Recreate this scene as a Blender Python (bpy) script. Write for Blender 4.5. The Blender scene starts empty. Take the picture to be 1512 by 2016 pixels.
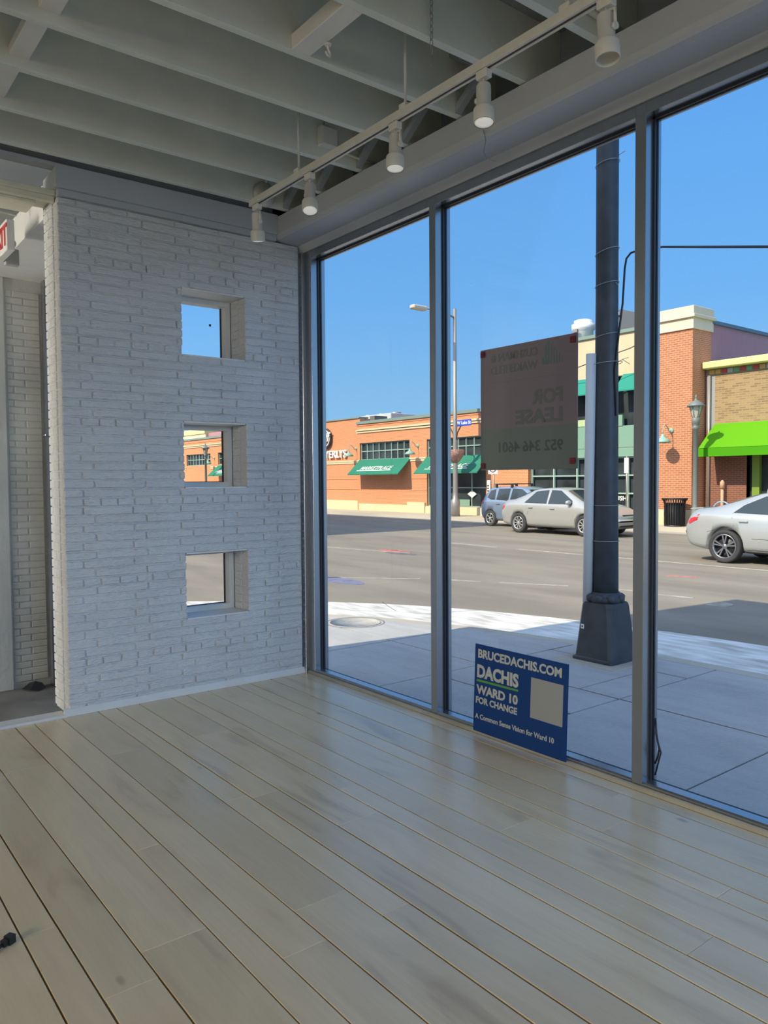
import bpy, bmesh, math, random
from mathutils import Vector, Matrix
random.seed(7)
D = bpy.data
SC = bpy.context.scene
COL = SC.collection
PI = math.pi

# ------------------------------------------------------------------ camera
cam = D.cameras.new('camera'); camo = D.objects.new('camera', cam); COL.objects.link(camo)
cam.sensor_fit = 'HORIZONTAL'; cam.sensor_width = 36.0; cam.lens = 1517.26 / 1512 * 36
cam.clip_start = 0.05; cam.clip_end = 500
camo.matrix_world = Matrix(((0.78820929, 0.03075656, -0.61463823, 0.0),
                            (-0.61536491, 0.02767015, -0.78775656, 0.0),
                            (-0.00722155, 0.99914383, 0.04073637, 1.34),
                            (0, 0, 0, 1)))
SC.camera = camo
# ------------------------------------------------------------------ view and exposure
SC.view_settings.view_transform = 'Standard'
SC.view_settings.look = 'None'
SC.view_settings.gamma = 1.0
SC.view_settings.exposure = 0.0
SC.view_settings.use_curve_mapping = False
SC.cycles.use_denoising = True
SC.cycles.max_bounces = 10
SC.cycles.diffuse_bounces = 6
SC.cycles.glossy_bounces = 4
SC.cycles.transparent_max_bounces = 16
SC.cycles.sample_clamp_indirect = 6
SC.cycles.caustics_reflective = False
SC.cycles.caustics_refractive = False

# ------------------------------------------------------------------ sky and sun
SUN_TO = Vector((-1.0, 0.11, 0.93)).normalized()     # direction from the scene towards the sun
world = D.worlds.new('sky'); SC.world = world; world.use_nodes = True
wn = world.node_tree; wn.nodes.clear()
def N(nt, t, **k):
    n = nt.nodes.new(t)
    for a, b in k.items(): setattr(n, a, b)
    return n
w_out = N(wn, 'ShaderNodeOutputWorld'); w_bg = N(wn, 'ShaderNodeBackground'); w_tc = N(wn, 'ShaderNodeTexCoord')
w_sep = N(wn, 'ShaderNodeSeparateXYZ'); wn.links.new(w_tc.outputs['Generated'], w_sep.inputs[0])
w_ramp = N(wn, 'ShaderNodeValToRGB'); wn.links.new(w_sep.outputs['Z'], w_ramp.inputs[0])
els = w_ramp.color_ramp.elements
els[0].position = 0.0; els[0].color = (0.36, 0.62, 0.86, 1)
els[1].position = 1.0; els[1].color = (0.10, 0.24, 0.60, 1)
for p, c in ((0.08, (0.27, 0.57, 0.91, 1)), (0.22, (0.175, 0.47, 0.94, 1)), (0.42, (0.13, 0.40, 0.90, 1))):
    e = els.new(p); e.color = c
w_dot = N(wn, 'ShaderNodeVectorMath', operation='DOT_PRODUCT'); w_dot.inputs[1].default_value = SUN_TO
wn.links.new(w_tc.outputs['Generated'], w_dot.inputs[0])
w_mr = N(wn, 'ShaderNodeMapRange'); w_mr.inputs[1].default_value = 0.1; w_mr.inputs[2].default_value = 1.0
wn.links.new(w_dot.outputs['Value'], w_mr.inputs[0])
w_pow = N(wn, 'ShaderNodeMath', operation='POWER'); w_pow.inputs[1].default_value = 1.4; wn.links.new(w_mr.outputs[0], w_pow.inputs[0])
w_mul = N(wn, 'ShaderNodeMix', data_type='RGBA', blend_type='ADD'); w_mul.inputs[7].default_value = (1.25, 1.4, 1.6, 1)
wn.links.new(w_pow.outputs[0], w_mul.inputs[0]); wn.links.new(w_ramp.outputs[0], w_mul.inputs[6])
wn.links.new(w_mul.outputs[2], w_bg.inputs[0]); w_bg.inputs[1].default_value = 1.0
wn.links.new(w_bg.outputs[0], w_out.inputs[0])

sun = D.lights.new('sun', 'SUN'); sun.energy = 6.0; sun.angle = 0.009; sun.color = (1.0, 0.87, 0.65)
suno = D.objects.new('sun', sun); COL.objects.link(suno); suno.rotation_euler = SUN_TO.to_track_quat('Z', 'Y').to_euler()
suno.location = (-10, 1, 20)

def area(name, loc, size, energy, direction, col=(1, 1, 1)):
    l = D.lights.new(name, 'AREA'); l.shape = 'RECTANGLE'; l.size = size[0]; l.size_y = size[1]; l.energy = energy; l.color = col
    o = D.objects.new(name, l); COL.objects.link(o); o.location = loc
    o.rotation_euler = Vector([-c for c in direction]).to_track_quat('Z', 'Y').to_euler()
    return o
# added fill lamps outside the unseen openings, standing in for daylight
area('fill_left_opening', (-8.2, -0.5, 3.3), (5.5, 2.8), 900, (1, 0, -0.30), (1.0, 0.86, 0.66))
area('fill_vestibule_opening', (-5.4, 5.5, 1.2), (1.5, 2.4), 330, (1, 0, 0.45), (1.0, 0.93, 0.80))
area('fill_rear_opening', (2.6, -7.8, 3.6), (6.0, 2.6), 760, (-0.16, 1, -0.38), (0.58, 0.82, 1.20))

# ------------------------------------------------------------------ materials
MATS = {}
def mat(name, col, rough=0.6, metal=0.0, spec=0.5, noise=0.0, nscale=8.0, bump=0.0, bscale=60.0, stretch=(1, 1, 1), detail=4, coat=0.0):
    if name in MATS: return MATS[name]
    m = D.materials.new(name); m.use_nodes = True; nt = m.node_tree
    b = nt.nodes['Principled BSDF']
    b.inputs['Base Color'].default_value = (*col, 1); b.inputs['Roughness'].default_value = rough
    b.inputs['Metallic'].default_value = metal; b.inputs['Specular IOR Level'].default_value = spec
    b.inputs['Coat Weight'].default_value = coat
    tc = N(nt, 'ShaderNodeTexCoord'); mp = N(nt, 'ShaderNodeMapping'); mp.inputs['Scale'].default_value = stretch
    nt.links.new(tc.outputs['Object'], mp.inputs[0])
    if noise > 0:
        nz = N(nt, 'ShaderNodeTexNoise'); nz.inputs['Scale'].default_value = nscale; nz.inputs['Detail'].default_value = detail
        nt.links.new(mp.outputs[0], nz.inputs['Vector'])
        mr = N(nt, 'ShaderNodeMapRange'); mr.inputs[1].default_value = 0.3; mr.inputs[2].default_value = 0.7
        mr.inputs[3].default_value = 1 - noise; mr.inputs[4].default_value = 1 + noise
        nt.links.new(nz.outputs[0], mr.inputs[0])
        mx = N(nt, 'ShaderNodeMix', data_type='RGBA', blend_type='MULTIPLY'); mx.inputs[0].default_value = 1
        mx.inputs[6].default_value = (*col, 1); nt.links.new(mr.outputs[0], mx.inputs[7])
        nt.links.new(mx.outputs[2], b.inputs['Base Color'])
    if bump > 0:
        n2 = N(nt, 'ShaderNodeTexNoise'); n2.inputs['Scale'].default_value = bscale; n2.inputs['Detail'].default_value = 5
        nt.links.new(mp.outputs[0], n2.inputs['Vector'])
        bp = N(nt, 'ShaderNodeBump'); bp.inputs['Strength'].default_value = bump; bp.inputs['Distance'].default_value = 0.014 if name == 'white_painted_brick' else 0.007
        nt.links.new(n2.outputs[0], bp.inputs['Height']); nt.links.new(bp.outputs[0], b.inputs['Normal'])
    MATS[name] = m
    return m

def brick_mat(name, c1, c2, mortar, swap, bw=0.21, rh=0.0677, ms=0.011):
    """facade bricks; swap 'YZ' for walls facing X, 'XZ' for walls facing Y"""
    m = D.materials.new(name); m.use_nodes = True; nt = m.node_tree; b = nt.nodes['Principled BSDF']
    b.inputs['Roughness'].default_value = 0.85; b.inputs['Specular IOR Level'].default_value = 0.2
    g = N(nt, 'ShaderNodeNewGeometry'); s = N(nt, 'ShaderNodeSeparateXYZ'); c = N(nt, 'ShaderNodeCombineXYZ')
    nt.links.new(g.outputs['Position'], s.inputs[0])
    nt.links.new(s.outputs[swap[0]], c.inputs['X']); nt.links.new(s.outputs['Z'], c.inputs['Y'])
    br = N(nt, 'ShaderNodeTexBrick'); br.inputs['Scale'].default_value = 1.0
    br.inputs['Brick Width'].default_value = bw; br.inputs['Row Height'].default_value = rh; br.inputs['Mortar Size'].default_value = ms
    br.inputs['Color1'].default_value = (*c1, 1); br.inputs['Color2'].default_value = (*c2, 1); br.inputs['Mortar'].default_value = (*mortar, 1)
    br.inputs['Bias'].default_value = -0.2
    nt.links.new(c.outputs[0], br.inputs['Vector']); nt.links.new(br.outputs[0], b.inputs['Base Color'])
    MATS[name] = m
    return m

white_brick = mat('white_painted_brick', (0.66, 0.675, 0.69), 0.55, noise=0.05, nscale=5, bump=1.0, bscale=44, stretch=(0.8, 0.8, 2.4))
old_paint = mat('old_white_paint', (0.72, 0.71, 0.66), 0.7, noise=0.12, nscale=2.5, bump=0.4, bscale=30)
white_paint = mat('white_paint', (0.72, 0.72, 0.70), 0.5, noise=0.03, nscale=9)
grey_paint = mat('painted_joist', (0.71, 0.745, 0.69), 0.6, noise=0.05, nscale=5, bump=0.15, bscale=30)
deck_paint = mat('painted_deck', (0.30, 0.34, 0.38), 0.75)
beam_paint = mat('painted_beam', (0.44, 0.47, 0.51), 0.55, noise=0.03, nscale=3)
alu = mat('grey_aluminium', (0.40, 0.42, 0.45), 0.26, metal=0.9)
gasket = mat('black_gasket', (0.012, 0.014, 0.02), 0.5)
black = mat('black_plastic', (0.015, 0.016, 0.018), 0.45)
fix_white = mat('lamp_enamel', (0.62, 0.61, 0.56), 0.4, noise=0.05, nscale=14)
track_dark = mat('track_slot', (0.10, 0.07, 0.06), 0.6)
chrome = mat('chrome', (0.75, 0.75, 0.75), 0.18, metal=1)
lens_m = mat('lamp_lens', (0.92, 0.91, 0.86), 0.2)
lens_m.node_tree.nodes['Principled BSDF'].inputs['Emission Color'].default_value = (1, 0.97, 0.88, 1); lens_m.node_tree.nodes['Principled BSDF'].inputs['Emission Strength'].default_value = 0.28  # faint glow added to lift the brightness of the lenses
wire_m = mat('thin_wire', (0.35, 0.35, 0.34), 0.5, metal=0.5)
conduit_m = mat('painted_conduit', (0.60, 0.60, 0.55), 0.5)
concrete_in = mat('stained_concrete', (0.23, 0.21, 0.18), 0.85, noise=0.35, nscale=2.2, bump=0.2)
asphalt = None
orange_brick = brick_mat('orange_brick', (0.63, 0.235, 0.10), (0.56, 0.20, 0.085), (0.66, 0.36, 0.22), 'YZ')
orange_brick_x = brick_mat('orange_brick_side', (0.60, 0.22, 0.10), (0.52, 0.19, 0.085), (0.62, 0.36, 0.24), 'XZ')
tan_brick = brick_mat('tan_brick', (0.36, 0.24, 0.115), (0.21, 0.135, 0.07), (0.36, 0.27, 0.17), 'YZ', 0.25, 0.075)
dark_brick = brick_mat('dark_red_brick', (0.22, 0.08, 0.05), (0.17, 0.07, 0.045), (0.24, 0.14, 0.10), 'YZ')
cream = mat('cream_stone', (0.70, 0.56, 0.36), 0.8, noise=0.06, nscale=1.5)
stucco = mat('beige_stucco', (0.60, 0.47, 0.31), 0.85, noise=0.05, nscale=2)
cap_green = mat('grey_green_metal', (0.20, 0.27, 0.23), 0.5)
awn_green = mat('green_canvas', (0.03, 0.19, 0.125), 0.85, spec=0.15, noise=0.05, nscale=1)
teal = mat('teal_canvas', (0.03, 0.24, 0.18), 0.85, spec=0.15)
spandrel = mat('pale_green_panel', (0.20, 0.34, 0.26), 0.4)
mull_green = mat('pale_green_frame', (0.30, 0.42, 0.36), 0.5)
facade_glass = mat('dark_facade_glass', (0.035, 0.045, 0.05), 0.12, spec=0.3, noise=0.5, nscale=1.3)
white_letter = mat('white_letter', (0.85, 0.83, 0.78), 0.5)
black_letter = mat('black_letter', (0.03, 0.03, 0.03), 0.5)
lime = mat('lime_canvas', (0.10, 0.33, 0.006), 0.8, spec=0.15)
lime2 = mat('lime_valance', (0.06, 0.28, 0.004), 0.8, spec=0.15)
yellow = mat('yellow_cornice', (0.72, 0.66, 0.26), 0.6)
maroon = mat('maroon_siding', (0.42, 0.20, 0.22), 0.6, noise=0.06, nscale=3, stretch=(4, 4, 0.2))
blue_cap = mat('slate_blue_cap', (0.10, 0.16, 0.22), 0.5)
pole_m = mat('dark_painted_pole', (0.036, 0.043, 0.054), 0.55, noise=0.25, nscale=9, bump=0.2, bscale=20)
galv = mat('galvanised_steel', (0.33, 0.31, 0.29), 0.45, metal=0.4)
pvc = mat('grey_pvc', (0.55, 0.58, 0.60), 0.45)
silver = mat("silver_car_paint", (0.42, 0.42, 0.40), 0.28, metal=0.35, coat=0.5)
silver2 = mat("bright_silver_car_paint", (0.40, 0.42, 0.42), 0.25, metal=0.3, coat=0.6)
bluegrey = mat('blue_grey_car_paint', (0.22, 0.29, 0.40), 0.28, metal=0.35, coat=0.5)
car_glass = mat('car_glass', (0.03, 0.04, 0.045), 0.08, spec=0.6)
tyre_m = mat('tyre_rubber', (0.035, 0.035, 0.037), 0.8)
rim_m = mat('wheel_alloy', (0.62, 0.62, 0.60), 0.3, metal=0.7)
dark_rim = mat('dark_wheel_alloy', (0.30, 0.31, 0.33), 0.25, metal=0.8)
red_lens = mat('red_tail_lens', (0.55, 0.02, 0.02), 0.2)
clear_lens = mat('clear_lens', (0.6, 0.62, 0.65), 0.12, metal=0.3)
car_dark = mat('dark_car_trim', (0.02, 0.02, 0.022), 0.5)
sign_blue = mat('blue_sign_board', (0.006, 0.048, 0.21), 0.6, spec=0.25)
sign_text = mat('pale_sign_print', (0.50, 0.53, 0.52), 0.6)
sign_green = mat('green_sign_stroke', (0.10, 0.34, 0.06), 0.6)
white_stone = mat('white_sheet_metal', (0.75, 0.75, 0.72), 0.5)
street_blue = mat('blue_street_sign', (0.02, 0.08, 0.55), 0.5)
lamp_green = mat('verdigris_shade', (0.25, 0.42, 0.34), 0.5)

# glass of the shop windows: thin clear pane with its Fresnel reflection
def pane_mat(name, tint, refl=1.0, rough=0.0):
    m = D.materials.new(name); m.use_nodes = True; nt = m.node_tree; nt.nodes.clear()
    o = N(nt, 'ShaderNodeOutputMaterial'); mx = N(nt, 'ShaderNodeMixShader'); t = N(nt, 'ShaderNodeBsdfTransparent'); g = N(nt, 'ShaderNodeBsdfGlossy')
    f = N(nt, 'ShaderNodeFresnel'); f.inputs[0].default_value = 1.45
    ml = N(nt, 'ShaderNodeMath', operation='MULTIPLY'); ml.inputs[1].default_value = refl
    t.inputs[0].default_value = (*tint, 1); g.inputs['Roughness'].default_value = rough
    nt.links.new(f.outputs[0], ml.inputs[0]); nt.links.new(ml.outputs[0], mx.inputs[0]); nt.links.new(t.outputs[0], mx.inputs[1]); nt.links.new(g.outputs[0], mx.inputs[2])
    nt.links.new(mx.outputs[0], o.inputs[0]); return m
pane_glass = pane_mat('window_glass', (0.98, 0.99, 0.985), 0.07)

def wood_mat():
    m = D.materials.new('pale_maple_planks'); m.use_nodes = True; nt = m.node_tree; b = nt.nodes['Principled BSDF']
    at = N(nt, 'ShaderNodeAttribute', attribute_name='tone')
    g = N(nt, 'ShaderNodeTexCoord'); add = N(nt, 'ShaderNodeVectorMath', operation='ADD'); sc = N(nt, 'ShaderNodeVectorMath', operation='SCALE'); sc.inputs['Scale'].default_value = 13.0
    nt.links.new(at.outputs['Vector'], sc.inputs[0]); nt.links.new(g.outputs['Object'], add.inputs[0]); nt.links.new(sc.outputs[0], add.inputs[1])
    mp = N(nt, 'ShaderNodeMapping'); mp.inputs['Scale'].default_value = (4.0, 0.9, 1.0); nt.links.new(add.outputs[0], mp.inputs[0])
    n1 = N(nt, 'ShaderNodeTexNoise'); n1.inputs['Scale'].default_value = 1.6; n1.inputs['Detail'].default_value = 7; n1.inputs['Distortion'].default_value = 0.9
    nt.links.new(mp.outputs[0], n1.inputs['Vector'])
    mp2 = N(nt, 'ShaderNodeMapping'); mp2.inputs['Scale'].default_value = (60.0, 2.2, 1.0); nt.links.new(add.outputs[0], mp2.inputs[0])
    n2 = N(nt, 'ShaderNodeTexNoise'); n2.inputs['Scale'].default_value = 1.5; n2.inputs['Detail'].default_value = 4; nt.links.new(mp2.outputs[0], n2.inputs['Vector'])
    r = N(nt, 'ShaderNodeValToRGB'); e = r.color_ramp.elements
    e[0].position = 0.25; e[0].color = (0.58, 0.43, 0.25, 1); e[1].position = 0.72; e[1].color = (0.85, 0.69, 0.445, 1)
    x = e.new(0.42); x.color = (0.77, 0.61, 0.375, 1)
    nt.links.new(n1.outputs[0], r.inputs[0])
    mr = N(nt, 'ShaderNodeMapRange'); mr.inputs[3].default_value = 0.91; mr.inputs[4].default_value = 1.07; nt.links.new(n2.outputs[0], mr.inputs[0])
    mx = N(nt, 'ShaderNodeMix', data_type='RGBA', blend_type='MULTIPLY'); mx.inputs[0].default_value = 1
    nt.links.new(r.outputs[0], mx.inputs[6]); nt.links.new(mr.outputs[0], mx.inputs[7])
    sp = N(nt, 'ShaderNodeSeparateColor'); nt.links.new(at.outputs['Color'], sp.inputs[0])
    mr2 = N(nt, 'ShaderNodeMapRange'); mr2.inputs[3].default_value = 0.92; mr2.inputs[4].default_value = 1.07; nt.links.new(sp.outputs[0], mr2.inputs[0])
    mx2 = N(nt, 'ShaderNodeMix', data_type='RGBA', blend_type='MULTIPLY'); mx2.inputs[0].default_value = 1
    nt.links.new(mx.outputs[2], mx2.inputs[6]); nt.links.new(mr2.outputs[0], mx2.inputs[7])
    # small dark knots
    mp3 = N(nt, 'ShaderNodeMapping'); mp3.inputs['Scale'].default_value = (3.2, 1.5, 0.0); nt.links.new(add.outputs[0], mp3.inputs[0])
    vo = N(nt, 'ShaderNodeTexVoronoi'); vo.inputs['Scale'].default_value = 1.0; nt.links.new(mp3.outputs[0], vo.inputs['Vector'])
    kr = N(nt, 'ShaderNodeMapRange'); kr.inputs[1].default_value = 0.02; kr.inputs[2].default_value = 0.055; kr.inputs[3].default_value = 0.45; kr.inputs[4].default_value = 1.0
    nt.links.new(vo.outputs['Distance'], kr.inputs[0])
    mx3 = N(nt, 'ShaderNodeMix', data_type='RGBA', blend_type='MULTIPLY'); mx3.inputs[0].default_value = 1
    nt.links.new(mx2.outputs[2], mx3.inputs[6]); nt.links.new(kr.outputs[0], mx3.inputs[7])
    nt.links.new(mx3.outputs[2], b.inputs['Base Color'])
    rr = N(nt, 'ShaderNodeMapRange'); rr.inputs[3].default_value = 0.26; rr.inputs[4].default_value = 0.44; nt.links.new(n1.outputs[0], rr.inputs[0]); nt.links.new(rr.outputs[0], b.inputs['Roughness'])
    bp = N(nt, 'ShaderNodeBump'); bp.inputs['Strength'].default_value = 0.12; bp.inputs['Distance'].default_value = 0.002
    nt.links.new(n2.outputs[0], bp.inputs['Height']); nt.links.new(bp.outputs[0], b.inputs['Normal'])
    b.inputs['Specular IOR Level'].default_value = 0.7
    b.inputs['Coat Weight'].default_value = 0.35; b.inputs['Coat Roughness'].default_value = 0.22
    return m
wood = wood_mat()
seam_wood = mat('dark_gap_wood', (0.085, 0.042, 0.018), 0.8)

def road_mat(name, base, dark, salt=0.0):
    m = D.materials.new(name); m.use_nodes = True; nt = m.node_tree; b = nt.nodes['Principled BSDF']; b.inputs['Roughness'].default_value = 0.9; b.inputs['Specular IOR Level'].default_value = 0.15
    g = N(nt, 'ShaderNodeTexCoord'); mp = N(nt, 'ShaderNodeMapping'); mp.inputs['Scale'].default_value = (1.2, 0.28, 1); nt.links.new(g.outputs['Object'], mp.inputs[0])
    n1 = N(nt, 'ShaderNodeTexNoise'); n1.inputs['Scale'].default_value = 1.1; n1.inputs['Detail'].default_value = 9; nt.links.new(mp.outputs[0], n1.inputs['Vector'])
    n2 = N(nt, 'ShaderNodeTexNoise'); n2.inputs['Scale'].default_value = 45; n2.inputs['Detail'].default_value = 3; nt.links.new(g.outputs['Object'], n2.inputs['Vector'])
    r = N(nt, 'ShaderNodeValToRGB'); e = r.color_ramp.elements; e[0].position = 0.35; e[0].color = (*dark, 1); e[1].position = 0.65; e[1].color = (*base, 1)
    nt.links.new(n1.outputs[0], r.inputs[0])
    mr = N(nt, 'ShaderNodeMapRange'); mr.inputs[3].default_value = 0.86; mr.inputs[4].default_value = 1.14; nt.links.new(n2.outputs[0], mr.inputs[0])
    mx = N(nt, 'ShaderNodeMix', data_type='RGBA', blend_type='MULTIPLY'); mx.inputs[0].default_value = 1; nt.links.new(r.outputs[0], mx.inputs[6]); nt.links.new(mr.outputs[0], mx.inputs[7])
    out = mx.outputs[2]
    if salt:
        n3 = N(nt, 'ShaderNodeTexNoise'); n3.inputs['Scale'].default_value = 6.5; n3.inputs['Detail'].default_value = 8; nt.links.new(mp.outputs[0], n3.inputs['Vector'])
        r3 = N(nt, 'ShaderNodeMapRange'); r3.inputs[1].default_value = 0.33; r3.inputs[2].default_value = 0.62; r3.inputs[4].default_value = salt; nt.links.new(n3.outputs[0], r3.inputs[0])
        m3 = N(nt, 'ShaderNodeMix', data_type='RGBA'); nt.links.new(r3.outputs[0], m3.inputs[0]); nt.links.new(out, m3.inputs[6]); m3.inputs[7].default_value = (0.74, 0.73, 0.70, 1); out = m3.outputs[2]
    nt.links.new(out, b.inputs['Base Color']); MATS[name] = m; return m
asphalt = road_mat('worn_asphalt', (0.265, 0.235, 0.19), (0.205, 0.182, 0.15))
gutter_m = road_mat('salted_gutter_concrete', (0.44, 0.42, 0.38), (0.38, 0.36, 0.33), 0.95)
walk_m = road_mat('sidewalk_concrete', (0.41, 0.405, 0.40), (0.34, 0.34, 0.34), 0.12)
walk_tan = road_mat('far_sidewalk_concrete', (0.50, 0.44, 0.34), (0.42, 0.37, 0.29))
curb_m = road_mat('curb_concrete', (0.47, 0.43, 0.36), (0.38, 0.35, 0.30))
line_m = mat('faded_road_paint', (0.36, 0.345, 0.31), 0.9, spec=0.2, noise=0.25, nscale=6)
red_paint = mat('red_road_paint', (0.60, 0.13, 0.12), 0.8, noise=0.2, nscale=8)
blue_paint = mat('blue_road_paint', (0.17, 0.17, 0.25), 0.8, noise=0.2, nscale=6)

# ------------------------------------------------------------------ mesh helpers
class MB:
    def __init__(s): s.v = []; s.f = []; s.sm = []
    def add(s, vs, fs, smooth=False):
        n = len(s.v); s.v += [tuple(v) for v in vs]; s.f += [tuple(i + n for i in f) for f in fs]; s.sm += [smooth] * len(fs)
        return s
    def box(s, x0, x1, y0, y1, z0, z1):
        return s.add([(x0, y0, z0), (x1, y0, z0), (x1, y1, z0), (x0, y1, z0), (x0, y0, z1), (x1, y0, z1), (x1, y1, z1), (x0, y1, z1)],
                     [(0, 3, 2, 1), (4, 5, 6, 7), (0, 1, 5, 4), (1, 2, 6, 5), (2, 3, 7, 6), (3, 0, 4, 7)])
    def cbox(s, c, h, m=None):
        vs = [Vector((a * h[0], b * h[1], d * h[2])) for a, b, d in ((-1, -1, -1), (1, -1, -1), (1, 1, -1), (-1, 1, -1), (-1, -1, 1), (1, -1, 1), (1, 1, 1), (-1, 1, 1))]
        if m is not None: vs = [m @ v for v in vs]
        return s.add([v + Vector(c) for v in vs], [(0, 3, 2, 1), (4, 5, 6, 7), (0, 1, 5, 4), (1, 2, 6, 5), (2, 3, 7, 6), (3, 0, 4, 7)])
    def bbox(s, x0, x1, y0, y1, z0, z1, b):
        """box with chamfered edges"""
        vs = []; 
        for (sx, sy, sz) in [(a, c, d) for d in (0, 1) for c in (0, 1) for a in (0, 1)]:
            X = (x0, x1)[sx]; Y = (y0, y1)[sy]; Z = (z0, z1)[sz]; ix = b if sx == 0 else -b; iy = b if sy == 0 else -b; iz = b if sz == 0 else -b
            vs += [(X, Y + iy, Z + iz), (X + ix, Y, Z + iz), (X + ix, Y + iy, Z)]
        def P(sx, sy, sz, k): return (sx + 2 * sy + 4 * sz) * 3 + k
        f = []
        for a in (0, 1):
            q = [P(a, 0, 0, 0), P(a, 1, 0, 0), P(a, 1, 1, 0), P(a, 0, 1, 0)]; f.append(q[::-1] if a == 0 else q)
            q = [P(0, a, 0, 1), P(1, a, 0, 1), P(1, a, 1, 1), P(0, a, 1, 1)]; f.append(q if a == 0 else q[::-1])
            q = [P(0, 0, a, 2), P(1, 0, a, 2), P(1, 1, a, 2), P(0, 1, a, 2)]; f.append(q[::-1] if a == 0 else q)
        for a in (0, 1):
            for c in (0, 1):
                q = [P(a, c, 0, 0), P(a, c, 1, 0), P(a, c, 1, 1), P(a, c, 0, 1)]; f.append(q if (a == 0) == (c == 0) else q[::-1])
                q = [P(a, 0, c, 0), P(a, 0, c, 2), P(a, 1, c, 2), P(a, 1, c, 0)]; f.append(q if (a == 0) == (c == 0) else q[::-1])
                q = [P(0, a, c, 1), P(1, a, c, 1), P(1, a, c, 2), P(0, a, c, 2)]; f.append(q if (a == 0) == (c == 0) else q[::-1])
        for a in (0, 1):
            for c in (0, 1):
                for d in (0, 1):
                    q = [P(a, c, d, 0), P(a, c, d, 1), P(a, c, d, 2)]; f.append(q if (a + c + d) % 2 == 0 else q[::-1])
        return s.add(vs, f)
    def prism(s, poly, axis, a, b, smooth=False):
        """poly: 2-D points; axis 'y': (x,z) points extruded in y; 'x': (y,z) in x; 'z': (x,y) in z"""
        def P(p, t): return {'y': (p[0], t, p[1]), 'x': (t, p[0], p[1]), 'z': (p[0], p[1], t)}[axis]
        n = len(poly); vs = [P(p, a) for p in poly] + [P(p, b) for p in poly]
        s.add(vs, [(i, (i + 1) % n, n + (i + 1) % n, n + i) for i in range(n)], smooth)
        k = len(s.v) - 2 * n
        s.f += [tuple(k + i for i in range(n))[::-1], tuple(k + n + i for i in range(n))]; s.sm += [False, False]
        return s
    def tube(s, pts, r, n=8, closed=False, cap=True):
        pts = [Vector(p) for p in pts]; m = len(pts); rr = r if isinstance(r, (list, tuple)) else [r] * m
        vs = []; up = None
        for i, p in enumerate(pts):
            if closed: d = pts[(i + 1) % m] - pts[i - 1]
            else: d = pts[min(i + 1, m - 1)] - pts[max(i - 1, 0)]
            d.normalize()
            if up is None: up = Vector((0, 0, 1)) if abs(d.z) < 0.9 else Vector((1, 0, 0))
            a = d.cross(up).normalized(); bb = a.cross(d).normalized(); up = bb
            for k in range(n):
                t = 2 * PI * k / n; vs.append(p + (a * math.cos(t) + bb * math.sin(t)) * rr[i])
        fs = []
        for i in range(m if closed else m - 1):
            j = (i + 1) % m
            for k in range(n): fs.append((i * n + k, i * n + (k + 1) % n, j * n + (k + 1) % n, j * n + k))
        s.add(vs, fs, True)
        if not closed and cap:
            k0 = len(s.v) - m * n; s.f += [tuple(k0 + k for k in range(n))[::-1], tuple(k0 + (m - 1) * n + k for k in range(n))]; s.sm += [False, False]
        return s
    def lathe(s, prof, c=(0, 0, 0), n=24, m=None, smooth=True, close=True):
        """prof: (r, z) pairs revolved about z, then turned by m and moved to c"""
        vs = []; c = Vector(c)
        for r, z in prof:
            for k in range(n):
                t = 2 * PI * k / n; v = Vector((r * math.cos(t), r * math.sin(t), z))
                if m is not None: v = m @ v
                vs.append(v + c)
        fs = [(i * n + k, i * n + (k + 1) % n, (i + 1) * n + (k + 1) % n, (i + 1) * n + k) for i in range(len(prof) - 1) for k in range(n)]
        s.add(vs, fs, smooth)
        if len(prof) == 4 and prof[0][1] == prof[3][1] and prof[1][1] == prof[2][1] and prof[3][0] > 0 and prof[0][0] > 0:
            k0 = len(s.v) - 4 * n
            s.f += [(k0 + 3 * n + k, k0 + 3 * n + (k + 1) % n, k0 + (k + 1) % n, k0 + k) for k in range(n)]; s.sm += [False] * n
        elif close:
            k0 = len(s.v) - len(prof) * n
            s.f += [tuple(k0 + k for k in range(n))[::-1], tuple(k0 + (len(prof) - 1) * n + k for k in range(n))]; s.sm += [False, False]
        return s
    def build(s, name, m, parent=None, fix=True):
        L = Vector((0, 0, 0))
        p = parent
        while p is not None: L += Vector(p.location); p = p.parent
        me = D.meshes.new(name); me.from_pydata([tuple(Vector(v) - L) for v in s.v], [], s.f)
        me.polygons.foreach_set('use_smooth', s.sm)
        me.materials.append(m); me.update()
        if fix:
            bm = bmesh.new(); bm.from_mesh(me); bmesh.ops.recalc_face_normals(bm, faces=bm.faces); bm.to_mesh(me); bm.free()
        o = D.objects.new(name, me); COL.objects.link(o)
        if parent is not None: o.parent = parent
        return o

def thing(name, label, cat, loc=(0, 0, 0), group=None):
    o = D.objects.new(name, None); COL.objects.link(o); o.location = loc; o.empty_display_size = 0.1
    o['label'] = label; o['category'] = cat
    if group: o['group'] = group
    return o
def tag(o, label, cat, group=None, kind=None):
    o['label'] = label; o['category'] = cat
    if group: o['group'] = group
    if kind: o['kind'] = kind
    return o
def struct(o): o['kind'] = 'structure'; return o
def sempty(name, loc):
    o = D.objects.new(name, None); COL.objects.link(o); o.location = loc; o['kind'] = 'structure'; return o

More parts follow.
